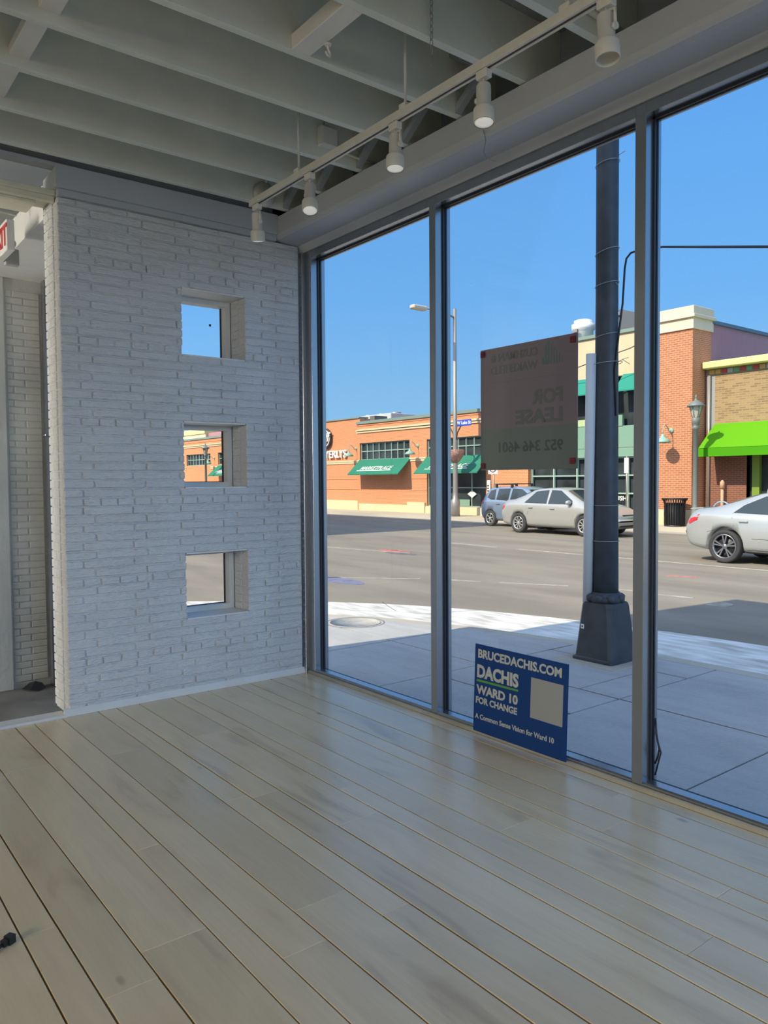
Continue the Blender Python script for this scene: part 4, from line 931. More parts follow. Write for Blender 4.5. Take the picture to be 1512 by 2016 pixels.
# ---- gooseneck wall lamps
def gooseneck(y, z, X0, label):
    t = thing('wall_lamp', label, 'wall lamp', (X0, y, z), 'gooseneck lamps on the facades')
    MB().lathe([(0.09, 0), (0.09, 0.03), (0.05, 0.05)], (X0, y, z), 18, rgm).build('wall_plate', lamp_green, t)
    pts = [(X0 - 0.03, y, z), (X0 - 0.14, y, z - 0.05), (X0 - 0.24, y, z + 0.10), (X0 - 0.40, y, z + 0.20), (X0 - 0.50, y, z + 0.14), (X0 - 0.53, y, z - 0.05), (X0 - 0.53, y, z - 0.16)]
    MB().tube(pts, 0.016, 8).build('curved_arm', lamp_green, t)
    MB().lathe([(0.05, -0.14), (0.07, -0.22), (0.10, -0.27), (0.21, -0.33), (0.27, -0.42), (0.26, -0.44), (0.20, -0.37), (0.06, -0.30)], (X0 - 0.53, y, z), 24).build('lamp_shade', lamp_green, t)
gooseneck(35.30, 3.15, XB_, 'green gooseneck lamp beside the white supermarket lettering')
gooseneck(29.72, 3.08, XA, 'green gooseneck lamp between the two supermarket awnings')
gooseneck(15.26, 3.03, 24.8, 'green gooseneck lamp on the tall brick corner pier')
gooseneck(53.0, 3.10, XA, 'green gooseneck lamp far along the supermarket, seen through the middle small window')

# ================================================================== STREET FURNITURE
def lantern_post(x, y, label, h=3.75):
    t = thing('lantern_post', label, 'street lamp', (x, y, ZW), 'lantern posts on the far sidewalk')
    z0 = ZW
    MB().lathe([(0.17, z0), (0.17, z0 + 0.10), (0.13, z0 + 0.16), (0.12, z0 + 0.55), (0.09, z0 + 0.65), (0.085, z0 + 0.8), (0.078, z0 + 3.25), (0.11, z0 + 3.27), (0.11, z0 + 3.36), (0.075, z0 + 3.40), (0.13, z0 + 3.45), (0.14, z0 + 3.62), (0.10, z0 + 3.66)], (x, y, 0), 20).build('post', mat('grey_green_post', (0.16, 0.18, 0.17), 0.5), t)
    MB().lathe([(0.10, z0 + 3.66), (0.20, z0 + 4.02), (0.20, z0 + 4.03), (0.0, z0 + 4.03)], (x, y, 0), 6, smooth=False).build('glass_lantern', mat('frosted_amber_glass', (0.45, 0.45, 0.36), 0.3), t)
    f = MB()
    for i in range(6):
        a = 2 * PI * i / 6; f.tube([(x + 0.105 * math.cos(a), y + 0.105 * math.sin(a), z0 + 3.66), (x + 0.206 * math.cos(a), y + 0.206 * math.sin(a), z0 + 4.03)], 0.014, 5)
    f.build('lantern_frame', MATS['grey_green_post'], t)
    MB().lathe([(0.29, z0 + 4.02), (0.29, z0 + 4.06), (0.12, z0 + 4.20), (0.06, z0 + 4.22), (0.03, z0 + 4.30), (0.045, z0 + 4.33), (0.01, z0 + 4.42)], (x, y, 0), 12).build('lantern_roof', MATS['grey_green_post'], t)
lantern_post(24.0, 13.88, 'dark lantern street lamp standing in front of the brick corner pier')
lantern_post(24.0, 51.5, 'lantern street lamp seen through the middle small window')

# utility pole in front of the shop
up = thing('utility_pole', 'thick dark utility pole on a tapered pedestal just outside the windows', 'pole', (5.86, 4.25, ZW))
px, py = 5.86, 4.25
ped = MB()
def ring8(hx, c, z):
    return [(px - hx + c, py - hx, z), (px + hx - c, py - hx, z), (px + hx, py - hx + c, z), (px + hx, py + hx - c, z), (px + hx - c, py + hx, z), (px - hx + c, py + hx, z), (px - hx, py + hx - c, z), (px - hx, py - hx + c, z)]
R8 = [ring8(0.215, 0.02, ZW), ring8(0.215, 0.02, ZW + 0.03), ring8(0.20, 0.03, ZW + 0.04), ring8(0.162, 0.04, ZW + 0.50), ring8(0.158, 0.05, ZW + 0.53)]
vs = [v for r_ in R8 for v in r_]; fs = [(i * 8 + k, i * 8 + (k + 1) % 8, (i + 1) * 8 + (k + 1) % 8, (i + 1) * 8 + k) for i in range(4) for k in range(8)] + [tuple(range(8))[::-1], tuple(32 + k for k in range(8))]
ped.add(vs, fs); ped.build('pedestal', pole_m, up)
cl = MB()
for i in range(8):
    a = 2 * PI * i / 8 + 0.2; cl.lathe([(0.02, -0.035), (0.042, -0.02), (0.045, 0.02), (0.02, 0.04)], (px + 0.135 * math.cos(a), py + 0.135 * math.sin(a), ZW + 0.565), 10)
cl.lathe([(0.15, ZW + 0.52), (0.16, ZW + 0.56), (0.125, ZW + 0.62)], (px, py, 0), 20)
cl.build('bolt_collar', pole_m, up)
MB().lathe([(0.113, ZW + 0.5), (0.106, 1.2), (0.098, 3.0), (0.096, 7.5)], (px, py, 0), 28).build('pole_shaft', pole_m, up)
MB().lathe([(0.118, 0), (0.118, 0.006)], (px, py, 0.78), 24).lathe([(0.112, 0), (0.112, 0.006)], (px, py, 1.1), 24).build('steel_band', galv, up)
MB().box(5.628, 5.633, 4.315, 4.345, ZW + 0.30, ZW + 0.34).build('pole_sticker', white_letter, up)
MB().box(5.6275, 5.6279, 4.322, 4.338, ZW + 0.312, ZW + 0.328).build('sticker_print', black_letter, up)
tag(MB().tube([(5.765, 4.375, 0.22), (5.755, 4.355, 1.2), (5.75, 4.335, 2.46)], 0.046, 16).build('pipe_sleeve', pvc), 'pale plastic pipe sleeve strapped upright to the dark utility pole', 'pipe')
wz = MB()
def wire_ring(z, r_, tilt=0.02, tail=None):
    wz.tube([(px + r_ * math.cos(t), py + r_ * math.sin(t), z + tilt * math.cos(t + 1)) for t in [2 * PI * i / 20 for i in range(20)]], 0.0028, 5, closed=True)
    if tail: wz.tube([(px - 0.02, py - r_, z)] + [(px + a, py + b, z + c) for a, b, c in tail], 0.0028, 5)
wire_ring(4.13, 0.105, 0.02, [(-0.05, -0.16, 0.02), (-0.06, -0.22, 0.025)]); wire_ring(3.36, 0.105, 0.03); wire_ring(3.07, 0.105, 0.02, [(0.0, -0.12, -0.03)])
wire_ring(2.37, 0.135, 0.01, [(-0.05, -0.2, 0.01), (-0.05, -0.26, 0.02)]); wz.tube([(px - 0.05, py - 0.2, 2.38), (px - 0.06, py - 0.28, 2.33)], 0.0028, 5); wire_ring(2.62, 0.102, 0.02)
tag(wz.build('pole_wire_ties', wire_m), 'twisted wire ties wrapped around the dark utility pole', 'wire')
cb = [(5.85, 4.145, 1.9), (5.83, 4.14, 2.3), (5.88, 4.14, 2.62), (5.93, 4.135, 2.9), (5.95, 4.13, 3.2), (5.96, 4.12, 3.29), (5.98, 4.09, 3.335), (6.0, 4.0, 3.352), (6.1, 3.85, 3.352), (6.4, 3.6, 3.345), (7.1, 3.3, 3.40), (9.5, 2.0, 3.62), (14, -0.6, 4.2), (22, -5.5, 5.4)]
tag(MB().tube(cb, [0.009] * 9 + [0.011, 0.013, 0.016, 0.02, 0.02], 8).build('overhead_cable', black), 'black cable climbing the utility pole and leaving to the right over the street', 'cable')
struct(MB().bbox(5.52, 6.2, 3.92, 4.58, -0.5, ZW + 0.006, 0.004).build('pole_pad', curb_m))

# street light with banner brackets and flower basket at the supermarket
sl_ = thing('street_light', 'tall grey street light with long arm standing before the supermarket', 'street light', (24.0, 25.5, ZW))
sx_, sy_ = 24.0, 25.5
MB().lathe([(0.20, ZW), (0.20, ZW + 0.72), (0.13, ZW + 0.80), (0.115, 0.8), (0.10, 3.0), (0.075, 9.0)], (sx_, sy_, 0), 20).build('pole', galv, sl_)
MB().tube([(sx_, sy_, 8.6), (sx_ - 0.8, sy_ + 0.1, 8.86), (sx_ - 1.6, sy_ + 0.2, 8.86)], 0.045, 8).build('lamp_arm', galv, sl_)
lh = MB(); lh.bbox(sx_ - 2.35, sx_ - 1.55, sy_ + 0.05, sy_ + 0.38, 8.74, 8.93, 0.05); lh.build('lamp_head', mat('pale_lamp_head', (0.62, 0.52, 0.42), 0.5), sl_)
bk = MB()
for s_ in (-1, 1):
    bk.tube([(sx_, sy_ - s_ * 0.08, 3.15), (sx_, sy_ - s_ * 0.14, 3.45), (sx_, sy_ - s_ * 0.36, 3.75), (sx_, sy_ - s_ * 0.70, 3.82)], 0.028, 7)
bk.build('scroll_bracket', pole_m, sl_)
tag(MB().lathe([(0.10, 2.10), (0.20, 2.20), (0.36, 2.42), (0.42, 2.68), (0.38, 2.70), (0.1, 2.66)], (sx_, sy_, 0), 18).build('flower_basket', mat('dry_basket', (0.36, 0.20, 0.15), 0.9, noise=0.5, nscale=14, bump=0.8, bscale=30)), 'brown dried-up flower basket ringing the tall street light', 'basket')
ss = thing('street_name_sign', 'blue street name sign reading W Lake St beside the tall street light', 'street sign', (23.95, 24.85, 3.8))
MB().bbox(23.93, 23.96, 24.42, 25.30, 3.74, 4.02, 0.008).build('sign_plate', street_blue, ss)
text('street_name', 'W Lake St', 0.20, white_letter, (23.925, 24.86, 3.88), RX_IN, ss, 0.02, 0.003, 'CENTER', 1.0)
tag(MB().tube([(24.0, 23.1, ZW), (24.0, 23.1, 2.15)], 0.032, 8).build('sign_post', galv), 'thin sign post behind the parked blue hatchback', 'post')
ns = thing('prohibition_sign', 'white square sign with a barred circle below the for-lease sign', 'traffic sign', (23.95, 23.1, 1.7))
MB().bbox(23.93, 23.955, 22.82, 23.38, 1.58, 2.14, 0.006).build('sign_plate', white_letter, ns)
MB().lathe([(0.22, 0.0), (0.22, 0.01), (0.18, 0.01), (0.18, 0.0)], (23.93, 23.1, 1.87), 28, rgm).build('circle_ring', mat('dark_sign_ring', (0.12, 0.03, 0.03), 0.5), ns)
MB().prism([(22.95, 1.98), (22.98, 2.01), (23.25, 1.76), (23.22, 1.73)], 'x', 23.92, 23.929).build('circle_bar', MATS['dark_sign_ring'], ns)
MB().prism([(23.16, 1.75), (23.04, 1.75), (23.07, 1.86), (23.04, 1.93), (23.10, 2.0), (23.14, 1.92), (23.12, 1.86)], 'x', 23.924, 23.93).build('pictogram', black_letter, ns)
vs_ = thing('meter_post', 'slim white payment post behind the blue hatchback', 'parking post', (23.8, 23.2, ZW))
MB().bbox(23.76, 23.84, 23.12, 23.30, 0.25, 1.32, 0.02).build('post_head', white_letter, vs_); MB().tube([(23.8, 23.21, 0.26), (23.8, 23.21, ZW)], 0.05, 8).build('post_stem', galv, vs_)
tm = MB()
for i in range(7): tm.box(23.752, 23.759, 23.16, 23.26, 0.4 + i * 0.11, 0.46 + i * 0.11)
tm.build('post_print', black_letter, vs_)
ps = thing('parking_sign', 'narrow sign on a pale post in front of the sushi window', 'parking sign', (24.1, 16.9, ZW))
MB().tube([(24.1, 16.6, ZW), (24.1, 16.6, 2.15)], 0.028, 8).build('post', galv, ps); MB().box(24.06, 24.075, 16.50, 16.68, 1.55, 2.1).build('sign_plate', white_letter, ps)
# litter bin
lb = thing('litter_bin', 'black slatted litter bin with flared rim beside the brick corner pier', 'litter bin', (24.15, 14.75, ZW))
bx_, by_ = 24.15, 14.72
MB().lathe([(0.27, ZW), (0.30, ZW + 0.04), (0.30, ZW + 0.80), (0.0, ZW + 0.80)], (bx_, by_, 0), 24).build('inner_can', mat('dark_liner', (0.02, 0.02, 0.02), 0.6), lb)
sm_ = MB()
for i in range(28):
    a = 2 * PI * i / 28; ca_, sa_ = math.cos(a), math.sin(a)
    sm_.tube([(bx_ + r_ * ca_, by_ + r_ * sa_, ZW + z_) for r_, z_ in ((0.31, 0.02), (0.33, 0.08), (0.335, 0.78), (0.36, 0.88), (0.42, 0.94))], 0.017, 5)
sm_.build('slats', black, lb)
MB().lathe([(0.40, ZW + 0.92), (0.44, ZW + 0.94), (0.43, ZW + 0.965), (0.30, ZW + 0.95), (0.30, ZW + 0.92)], (bx_, by_, 0), 28).build('rim', black, lb)
MB().lathe([(0.34, ZW), (0.345, ZW + 0.05), (0.30, ZW + 0.05)], (bx_, by_, 0), 28).build('base_ring', black, lb)
tag(MB().tube([(24.0, 12.95 + 0.33 * math.cos(t), 0.2 + 0.38 * math.sin(t)) for t in [PI * i / 14 for i in range(15)]] + [(24.0, 12.62, ZW)], 0.024, 8).tube([(24.0, 13.28, 0.2), (24.0, 13.28, ZW)], 0.024, 8).build('bike_rack', mat('light_blue_steel', (0.22, 0.38, 0.55), 0.4)), 'pale blue hoop bike rack behind the tail of the right-hand car', 'bike rack')
tag(MB().tube([(24.2, 13.05, ZW), (24.2, 13.05, 1.05)], 0.05, 8).lathe([(0.075, 1.0), (0.075, 1.2), (0.02, 1.28)], (24.2, 13.05, 0), 12).build('parking_meter', mat('orange_post', (0.55, 0.30, 0.17), 0.6)), 'short tan parking meter by the lime awning shop', 'parking meter')
q = MB(); q.tube([(24.6 + 0.2 * math.cos(i), 22.4 - 0.45 * i, 6.26 - 0.06 * math.sin(PI * i / 13) * 9) for i in range(14)], 0.018, 6)
tag(q.build('sagging_wire', black), 'thin dark wire sagging across the beige stucco wall', 'wire')

# ================================================================== CARS
def lerp(T, x):
    if x <= T[0][0]: return T[0][1]
    for a, b in zip(T[:-1], T[1:]):
        if x <= b[0]:
            t = (x - a[0]) / (b[0] - a[0]); 
            return a[1] + (b[1] - a[1]) * t
    return T[-1][1]
def smooth_table(T, L, n=72, p=2):
    xs = [L * i / n for i in range(n + 1)]; v = [lerp(T, x) for x in xs]
    for _ in range(p): v = [v[0]] + [(v[i - 1] + 2 * v[i] + v[i + 1]) / 4 for i in range(1, n)] + [v[-1]]
    return list(zip(xs, v))
def car(name, label, cat, C, loc, paint_m, rimm):
    L = C['L']; W = C['W'] / 2; sc_ = C.get('s', 1.0)
    zb = smooth_table(C['zb'], L); zs_ = smooth_table(C['zs'], L, p=3); zt = smooth_table(C['zt'], L, p=C.get('sm', 2)); hw = smooth_table(C['hw'], L, p=3); hr = smooth_table(C['hr'], L, p=4)
    root = thing(name, label, cat, loc); root.rotation_euler = (0, 0, -PI / 2); root.scale = (sc_,) * 3
    def add(nm, mb, m, par=root, fix=True):
        me = D.meshes.new(nm); me.from_pydata([tuple(v) for v in mb.v], [], mb.f); me.polygons.foreach_set('use_smooth', mb.sm); me.materials.append(m)
        if fix:
            bm = bmesh.new(); bm.from_mesh(me); bmesh.ops.remove_doubles(bm, verts=bm.verts, dist=1e-5); bmesh.ops.recalc_face_normals(bm, faces=bm.faces)
            if nm in ('body', 'cutter') and bm.calc_volume(signed=True) < 0: bmesh.ops.reverse_faces(bm, faces=bm.faces)
            bm.to_mesh(me); bm.free()
        o = D.objects.new(nm, me); COL.objects.link(o); o.parent = par; return o
    def ring(x):
        b, s, t, w, r = lerp(zb, x), lerp(zs_, x), lerp(zt, x), lerp(hw, x) * W, lerp(hr, x) * W
        t = max(t, s + 0.02); m = (b + s) / 2
        h = [(0, b), (0.80 * w, b), (0.93 * w, b + 0.03), (0.985 * w, b + 0.12), (1.0 * w, m), (0.995 * w, s - 0.16), (0.965 * w, s - 0.04), (0.93 * w, s), ]
        wt = 0.93 * w; tt = t - 0.045 * min(1, (t - s) / 0.3)
        h += [(wt + (r - wt) * 0.5, s + (tt - s) * 0.52), (r, tt), (r * 0.86, t - 0.012), (r * 0.5, t), (0, t + 0.006)]
        return h
    mb = MB(); n = 72; vs = []; k = None
    for i in range(n + 1):
        h = ring(L * i / n); full = h + [(-y, z) for y, z in h[-2:0:-1]]; k = len(full); vs += [(L * i / n, y, z) for y, z in full]
    fs = [(i * k + j, i * k + (j + 1) % k, (i + 1) * k + (j + 1) % k, (i + 1) * k + j) for i in range(n) for j in range(k)] + [tuple(range(k)), tuple(n * k + j for j in range(k))[::-1]]
    mb.add(vs, fs, True); body = add('body', mb, paint_m)
    cut = MB()
    for wx in C['wheels']:
        for s in (-1, 1):
            cut.lathe([(C['arch'], -0.16), (C['arch'], 0.16)], (wx, s * (W - 0.08), C['wr'] + 0.01), 36, Matrix.Rotation(PI / 2, 3, 'X'))
    cu = add('cutter', cut, car_dark); md = body.modifiers.new('b', 'BOOLEAN'); md.operation = 'DIFFERENCE'; md.object = cu; md.solver = C.get('solver', 'EXACT')
    bpy.context.view_layer.update()
    me2 = D.meshes.new_from_object(body.evaluated_get(bpy.context.evaluated_depsgraph_get()))
    body.modifiers.clear()
    if len(me2.polygons) > 100: body.data = me2
    D.objects.remove(cu)
    def side_pt(x, z, o=0.010):
        s, t, w, r = lerp(zs_, x), lerp(zt, x), lerp(hw, x) * W, lerp(hr, x) * W; wt = 0.93 * w; tt = t - 0.045 * min(1, (t - s) / 0.3)
        if z <= s:
            b = lerp(zb, x); m = (b + s) / 2; P_ = [(b + 0.03, 0.93 * w), (b + 0.12, 0.985 * w), (m, w), (s - 0.16, 0.995 * w), (s - 0.04, 0.965 * w), (s, 0.93 * w)]; return lerp(P_, z) + o
        return wt + (r - wt) * min(1, (z - s) / max(0.05, tt - s)) + o
    # side glass, black surrounds
    for s in (-1, 1):
        for poly in C['glass']:
            g_ = MB(); cx = sum(p[0] for p in poly) / len(poly); cz = sum(p[1] for p in poly) / len(poly); pts = []
            m_ = len(poly)
            for i in range(m_):
                a, b = poly[i], poly[(i + 1) % m_]
                for t in (0, 0.25, 0.5, 0.75): pts.append((a[0] + (b[0] - a[0]) * t, a[1] + (b[1] - a[1]) * t))
            R1 = [(x_, s * side_pt(x_, z_, 0.011), z_) for x_, z_ in pts]; R2 = [(cx + (x_ - cx) * 0.5, s * side_pt(cx + (x_ - cx) * 0.5, cz + (z_ - cz) * 0.5, 0.012), cz + (z_ - cz) * 0.5) for x_, z_ in pts]
            c_ = (cx, s * side_pt(cx, cz, 0.012), cz); nn = len(pts)
            g_.add(R1 + R2 + [c_], [(i, (i + 1) % nn, nn + (i + 1) % nn, nn + i) for i in range(nn)] + [(nn + i, nn + (i + 1) % nn, 2 * nn) for i in range(nn)], True)
            add('side_window', g_, car_glass)
        # trim lines: doors, belt
        ln = MB()
        for pts in C['lines']: ln.tube([(x_, s * side_pt(x_, z_, -0.001), z_) for x_, z_ in pts], 0.0045, 5)
        add('door_seams', ln, car_dark)
        hd = MB()
        for (x_, z_) in C['handles']: hd.bbox(x_ - 0.09, x_ + 0.09, min(s * (side_pt(x_, z_) - 0.01), s * (side_pt(x_, z_) + 0.03)), max(s * (side_pt(x_, z_) - 0.01), s * (side_pt(x_, z_) + 0.03)), z_ - 0.016, z_ + 0.016, 0.008)
        add('door_handles', hd, paint_m)
        x_, z_ = C['mirror']; mi = MB().lathe([(0.01, -0.11), (0.06, -0.09), (0.075, 0.0), (0.06, 0.08), (0.01, 0.10)], (x_, s * (side_pt(x_, z_) + 0.09), z_ + 0.03), 14, Matrix.Rotation(PI / 2, 3, 'X')); mi.tube([(x_, s * (side_pt(x_, z_) - 0.02), z_ - 0.02), (x_, s * (side_pt(x_, z_) + 0.06), z_)], 0.02, 6)
        add('wing_mirror', mi, paint_m)
        for nm, key, mm in (('tail_lamp', 'tail', red_lens), ('headlamp', 'head', clear_lens)):
            tlp = MB(); poly = C[key]; th = 0.012
            R1 = [(x_, s * side_pt(x_, z_, th), z_) for x_, z_ in poly]; cx = sum(p[0] for p in poly) / len(poly); cz = sum(p[1] for p in poly) / len(poly)
            tlp.add(R1 + [(cx, s * side_pt(cx, cz, th + 0.012), cz)], [(i, (i + 1) % len(poly), len(poly)) for i in range(len(poly))], True); add(nm, tlp, mm)
    # front and rear glass
    for nm, (xa, xb, fr) in (('windscreen', C['ws']), ('rear_window', C['rw'])):
        g_ = MB(); nu, nv = 12, 10; vs = []
        for i in range(nu + 1):
            x_ = xa + (xb - xa) * i / nu; t = lerp(zt, x_); r = lerp(hr, x_) * W
            for j in range(nv + 1):
                v = -1 + 2 * j / nv; y_ = v * r * fr; zz = t + 0.006 - 0.02 * v * v - (0.02 * max(0, abs(v * fr) - 0.86) / 0.14) + 0.016; vs.append((x_, y_, zz))
        g_.add(vs, [(i * (nv + 1) + j, i * (nv + 1) + j + 1, (i + 1) * (nv + 1) + j + 1, (i + 1) * (nv + 1) + j) for i in range(nu) for j in range(nv)], True)
        add(nm, g_, car_glass)
    # grille, plates, lower dark sill
    gr = MB(); gx = L; gr.bbox(L - 0.10, L - 0.012 + C.get('gx', 0.0), -0.45, 0.45, 0.30, 0.42, 0.01).bbox(L - 0.10, L - 0.008 + C.get('gx', 0.0), -0.34, 0.34, 0.60, 0.66, 0.008); add('grille', gr, car_dark)
    # wheels
    for wx in C['wheels']:
        for s in (-1, 1):
            c0 = (wx, s * (W - 0.10), C['wr']); Rm = Matrix.Rotation(-s * PI / 2, 3, 'X'); wr = C['wr']; rr = wr * C.get('rimf', 0.66)
            wh = MB().lathe([(rr, -0.10), (wr * 0.93, -0.105), (wr, -0.085), (wr, 0.085), (wr * 0.93, 0.10), (rr, 0.095), (rr, -0.10)], c0, 40, Rm, close=False); w_o = add('wheel', wh, tyre_m)
            MB_ = MB().lathe([(0.0, 0.02), (rr * 0.97, 0.02), (rr * 0.97, 0.015), (0.0, 0.015)], c0, 32, Rm, close=False); add('brake_disc', MB_, car_dark, w_o)
            rm = MB().lathe([(rr * 1.0, 0.03), (rr * 1.02, 0.098), (rr * 0.92, 0.092), (rr * 0.90, 0.03)], c0, 40, Rm, close=False)
            rm.lathe([(0.0, 0.085), (rr * 0.20, 0.085), (rr * 0.24, 0.06), (rr * 0.24, 0.03)], c0, 16, Rm, close=False)
            ns_ = C['spokes']
            for i in range(ns_):
                a = 2 * PI * i / ns_ + 0.3
                for da in C.get('spoke_pair', (0.0,)):
                    d1 = Vector((math.cos(a + da * 0.3), math.sin(a + da * 0.3), 0)); d2 = Vector((math.cos(a + da), math.sin(a + da), 0)); per = Vector((-d2.y, d2.x, 0)); per1 = Vector((-d1.y, d1.x, 0)); wv = C['spw']
                    P_ = [d1 * rr * 0.18 - per1 * wv * 0.7, d1 * rr * 0.18 + per1 * wv * 0.7, d2 * rr * 0.94 + per * wv, d2 * rr * 0.94 - per * wv]
                    top = [Rm @ (v + Vector((0, 0, 0.085 if q_ < 2 else 0.09))) + Vector(c0) for q_, v in enumerate(P_)]; bot = [Rm @ (v + Vector((0, 0, 0.05))) + Vector(c0) for v in P_]
                    rm.add(top + bot, [(0, 1, 2, 3), (7, 6, 5, 4), (0, 4, 5, 1), (1, 5, 6, 2), (2, 6, 7, 3), (3, 7, 4, 0)])
            add('wheel_rim', rm, rimm, w_o)
    ub = MB().box(0.72, L - 0.72, -W * 0.80, W * 0.80, 0.21, 0.42); add('underbody', ub, car_dark)
    for (nm, mm, fn) in C.get('extra', ()): add(nm, fn(), mm)
    return root
sedan = dict(L=4.58, W=1.76, wr=0.318, arch=0.365, wheels=(0.93, 3.55), spokes=9, spw=0.019, rimf=0.66,
    zb=[(0, 0.44), (0.12, 0.27), (0.5, 0.22), (4.0, 0.20), (4.4, 0.22), (4.58, 0.36)],
    zs=[(0, 0.72), (0.05, 0.88), (0.35, 0.95), (1.2, 0.96), (2.6, 0.93), (3.4, 0.90), (4.0, 0.82), (4.4, 0.70), (4.58, 0.60)],
    zt=[(0, 0.78), (0.04, 1.00), (0.12, 1.06), (0.48, 1.08), (0.62, 1.10), (1.35, 1.40), (1.75, 1.455), (2.3, 1.465), (2.65, 1.42), (3.40, 1.03), (3.60, 0.98), (4.1, 0.88), (4.42, 0.74), (4.58, 0.62)],
    hw=[(0, 0.74), (0.08, 0.86), (0.3, 0.95), (0.8, 1.0), (3.7, 1.0), (4.2, 0.93), (4.45, 0.82), (4.58, 0.62)],
    hr=[(0, 0.62), (0.4, 0.72), (0.6, 0.74), (1.3, 0.66), (2.6, 0.66), (3.4, 0.80), (4.0, 0.72), (4.58, 0.50)],
    glass=[[(1.14, 0.985), (1.50, 1.34), (2.02, 1.395), (2.06, 0.965)], [(2.13, 0.96), (2.13, 1.395), (2.50, 1.375), (3.02, 1.07), (3.06, 0.96)]],
    lines=[[(2.10, 0.27), (2.10, 0.93)], [(3.12, 0.92), (3.15, 0.6), (3.08, 0.27)], [(1.30, 0.90), (1.34, 0.70), (1.32, 0.60)], [(1.35, 0.26), (2.2, 0.25), (3.1, 0.26)]],
    handles=[(1.45, 0.83), (2.34, 0.81)], mirror=(2.98, 0.98), tail=[(0.035, 0.74), (0.05, 0.92), (0.30, 0.93), (0.26, 0.80), (0.12, 0.72)],
    head=[(4.10, 0.70), (4.05, 0.78), (4.35, 0.69), (4.50, 0.62), (4.48, 0.55), (4.3, 0.60)], ws=(2.72, 3.36, 0.90), rw=(0.68, 1.30, 0.88))
car('silver_sedan', 'silver sedan with pale hubcaps, in front of the parked blue hatchback', 'car', dict(sedan, s=1.03), (20.45, 18.66, ZS + 0.008), silver, rim_m)
sed2 = dict(sedan, L=4.80, W=1.80, wr=0.335, arch=0.40, wheels=(0.98, 3.78), spokes=5, spoke_pair=(-0.17, 0.17), spw=0.016, rimf=0.74,
    zb=[(0, 0.46), (0.12, 0.30), (0.5, 0.24), (4.2, 0.21), (4.6, 0.23), (4.80, 0.36)],
    zs=[(0, 0.74), (0.05, 0.90), (0.4, 0.99), (1.4, 0.99), (2.8, 0.95), (3.6, 0.91), (4.2, 0.82), (4.6, 0.70), (4.8, 0.60)],
    zt=[(0, 0.80), (0.04, 1.02), (0.14, 1.08), (0.60, 1.13), (0.82, 1.19), (1.55, 1.42), (2.0, 1.485), (2.5, 1.49), (2.85, 1.44), (3.60, 1.04), (4.3, 0.88), (4.64, 0.74), (4.80, 0.62)],
    glass=[[(1.13, 1.03), (1.30, 1.18), (1.70, 1.36), (2.16, 1.415), (2.20, 1.00)], [(2.27, 1.0), (2.27, 1.415), (2.66, 1.39), (3.20, 1.08), (3.24, 0.99)]],
    lines=[[(2.24, 0.30), (2.24, 0.96)], [(3.30, 0.95), (3.33, 0.6), (3.26, 0.28)], [(1.12, 1.02), (1.13, 0.93), (1.18, 0.76)], [(1.45, 0.29), (2.4, 0.28), (3.3, 0.28)], [(1.55, 0.52), (2.2, 0.51), (3.2, 0.50)], [(0.75, 0.66), (0.60, 0.62)]],
    handles=[(1.38, 0.86), (2.5, 0.84)], mirror=(3.15, 1.0), tail=[(0.035, 0.76), (0.04, 0.88), (0.10, 0.97), (0.40, 0.98), (0.36, 0.86), (0.18, 0.77)],
    head=[(4.30, 0.70), (4.25, 0.78), (4.55, 0.69), (4.72, 0.62), (4.70, 0.55), (4.5, 0.60)], ws=(2.92, 3.56, 0.90), rw=(0.86, 1.50, 0.88),
    extra=(('boot_lip', silver2, lambda: MB().prism([(0.05, 1.07), (0.10, 1.10), (0.36, 1.12), (0.36, 1.09)], 'y', -0.60, 0.60)), ('roof_fin', silver2, lambda: MB().prism([(1.42, 1.40), (1.44, 1.50), (1.62, 1.44)], 'y', -0.03, 0.03))))
car('bright_silver_sedan', 'bright silver sedan with five-spoke wheels cut off by the right edge of the picture', 'car', dict(sed2, s=1.03), (16.50, 9.36, ZS + 0.008), silver2, dark_rim)
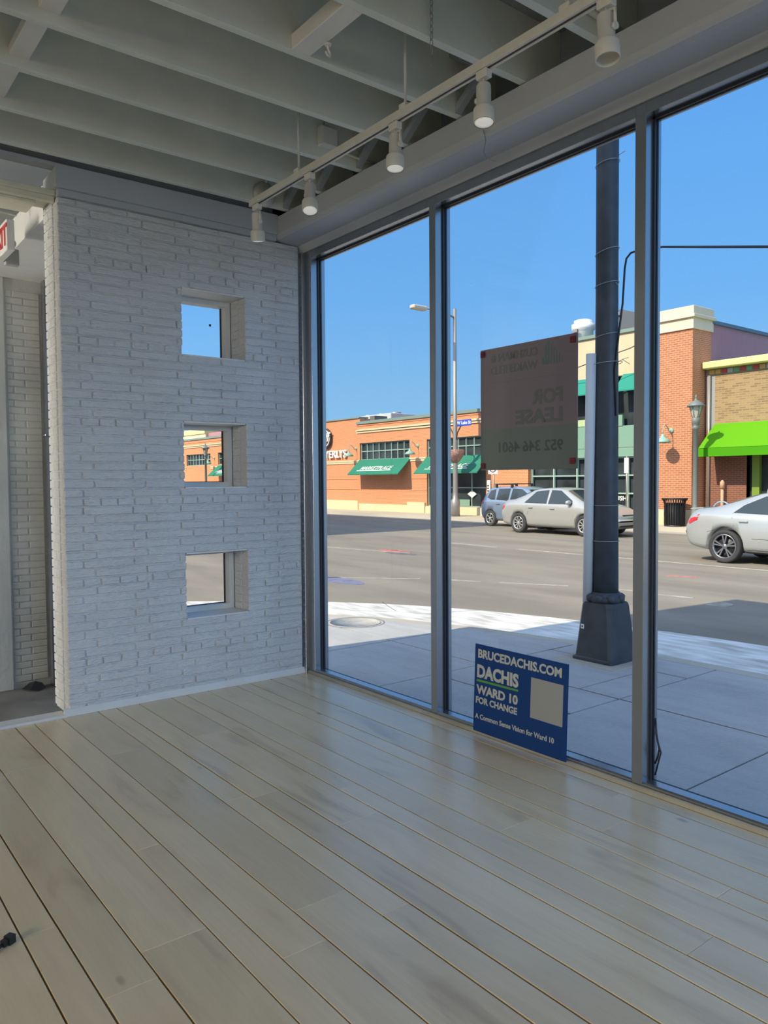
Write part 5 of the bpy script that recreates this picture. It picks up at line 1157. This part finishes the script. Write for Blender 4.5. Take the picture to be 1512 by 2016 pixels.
hatch = dict(solver='FAST', L=4.05, W=1.70, wr=0.30, arch=0.343, wheels=(0.637, 3.13), spokes=6, spw=0.022, rimf=0.66, sm=2,
    zb=[(0, 0.44), (0.12, 0.28), (0.5, 0.22), (3.5, 0.20), (3.9, 0.24), (4.05, 0.40)],
    zs=[(0, 0.82), (0.08, 0.98), (0.4, 1.00), (2.0, 0.96), (2.9, 0.92), (3.5, 0.84), (3.9, 0.72), (4.05, 0.62)],
    zt=[(0, 0.90), (0.10, 1.12), (0.35, 1.42), (0.55, 1.50), (1.2, 1.53), (1.9, 1.52), (2.3, 1.44), (3.15, 1.02), (3.6, 0.90), (3.9, 0.78), (4.05, 0.66)],
    hw=[(0, 0.78), (0.1, 0.90), (0.35, 0.98), (0.8, 1.0), (3.3, 1.0), (3.8, 0.90), (4.05, 0.66)],
    hr=[(0, 0.66), (0.4, 0.70), (1.5, 0.68), (2.3, 0.68), (3.1, 0.82), (4.05, 0.5)],
    glass=[[(0.42, 1.10), (0.52, 1.36), (0.78, 1.42), (0.86, 1.02), (0.66, 1.02)], [(0.93, 1.02), (0.93, 1.43), (1.52, 1.45), (1.55, 0.99)], [(1.63, 0.98), (1.63, 1.45), (2.10, 1.42), (2.72, 1.08), (2.80, 0.97)]],
    lines=[[(0.95, 0.5), (0.93, 0.96)], [(1.60, 0.27), (1.60, 0.95)], [(2.86, 0.93), (2.88, 0.6), (2.80, 0.27)]],
    handles=[(1.08, 0.86), (1.85, 0.85)], mirror=(2.68, 1.0), tail=[(0.06, 0.86), (0.10, 1.0), (0.22, 1.06), (0.26, 0.92), (0.18, 0.84)],
    head=[(3.60, 0.72), (3.55, 0.82), (3.85, 0.74), (3.98, 0.66), (3.9, 0.60)], ws=(2.38, 3.10, 0.90), rw=(0.10, 0.34, 0.82),
    extra=(('roof_rack', car_dark, lambda: MB().tube([(0.75, -0.62, 1.60), (0.75, 0.62, 1.60)], 0.018, 6).tube([(1.55, -0.62, 1.62), (1.55, 0.62, 1.62)], 0.018, 6).tube([(0.6, -0.5, 1.615), (1.8, -0.5, 1.635)], 0.015, 6)
        .bbox(0.70, 0.80, -0.60, -0.52, 1.48, 1.60, 0.01).bbox(1.50, 1.60, -0.60, -0.52, 1.48, 1.61, 0.01).bbox(0.70, 0.80, 0.52, 0.60, 1.48, 1.60, 0.01).bbox(1.50, 1.60, 0.52, 0.60, 1.48, 1.61, 0.01)),))
car('blue_hatchback', 'blue-grey hatchback with roof rack parked at the far curb', 'car', hatch, (22.40, 21.62, ZS + 0.008), bluegrey, rim_m)
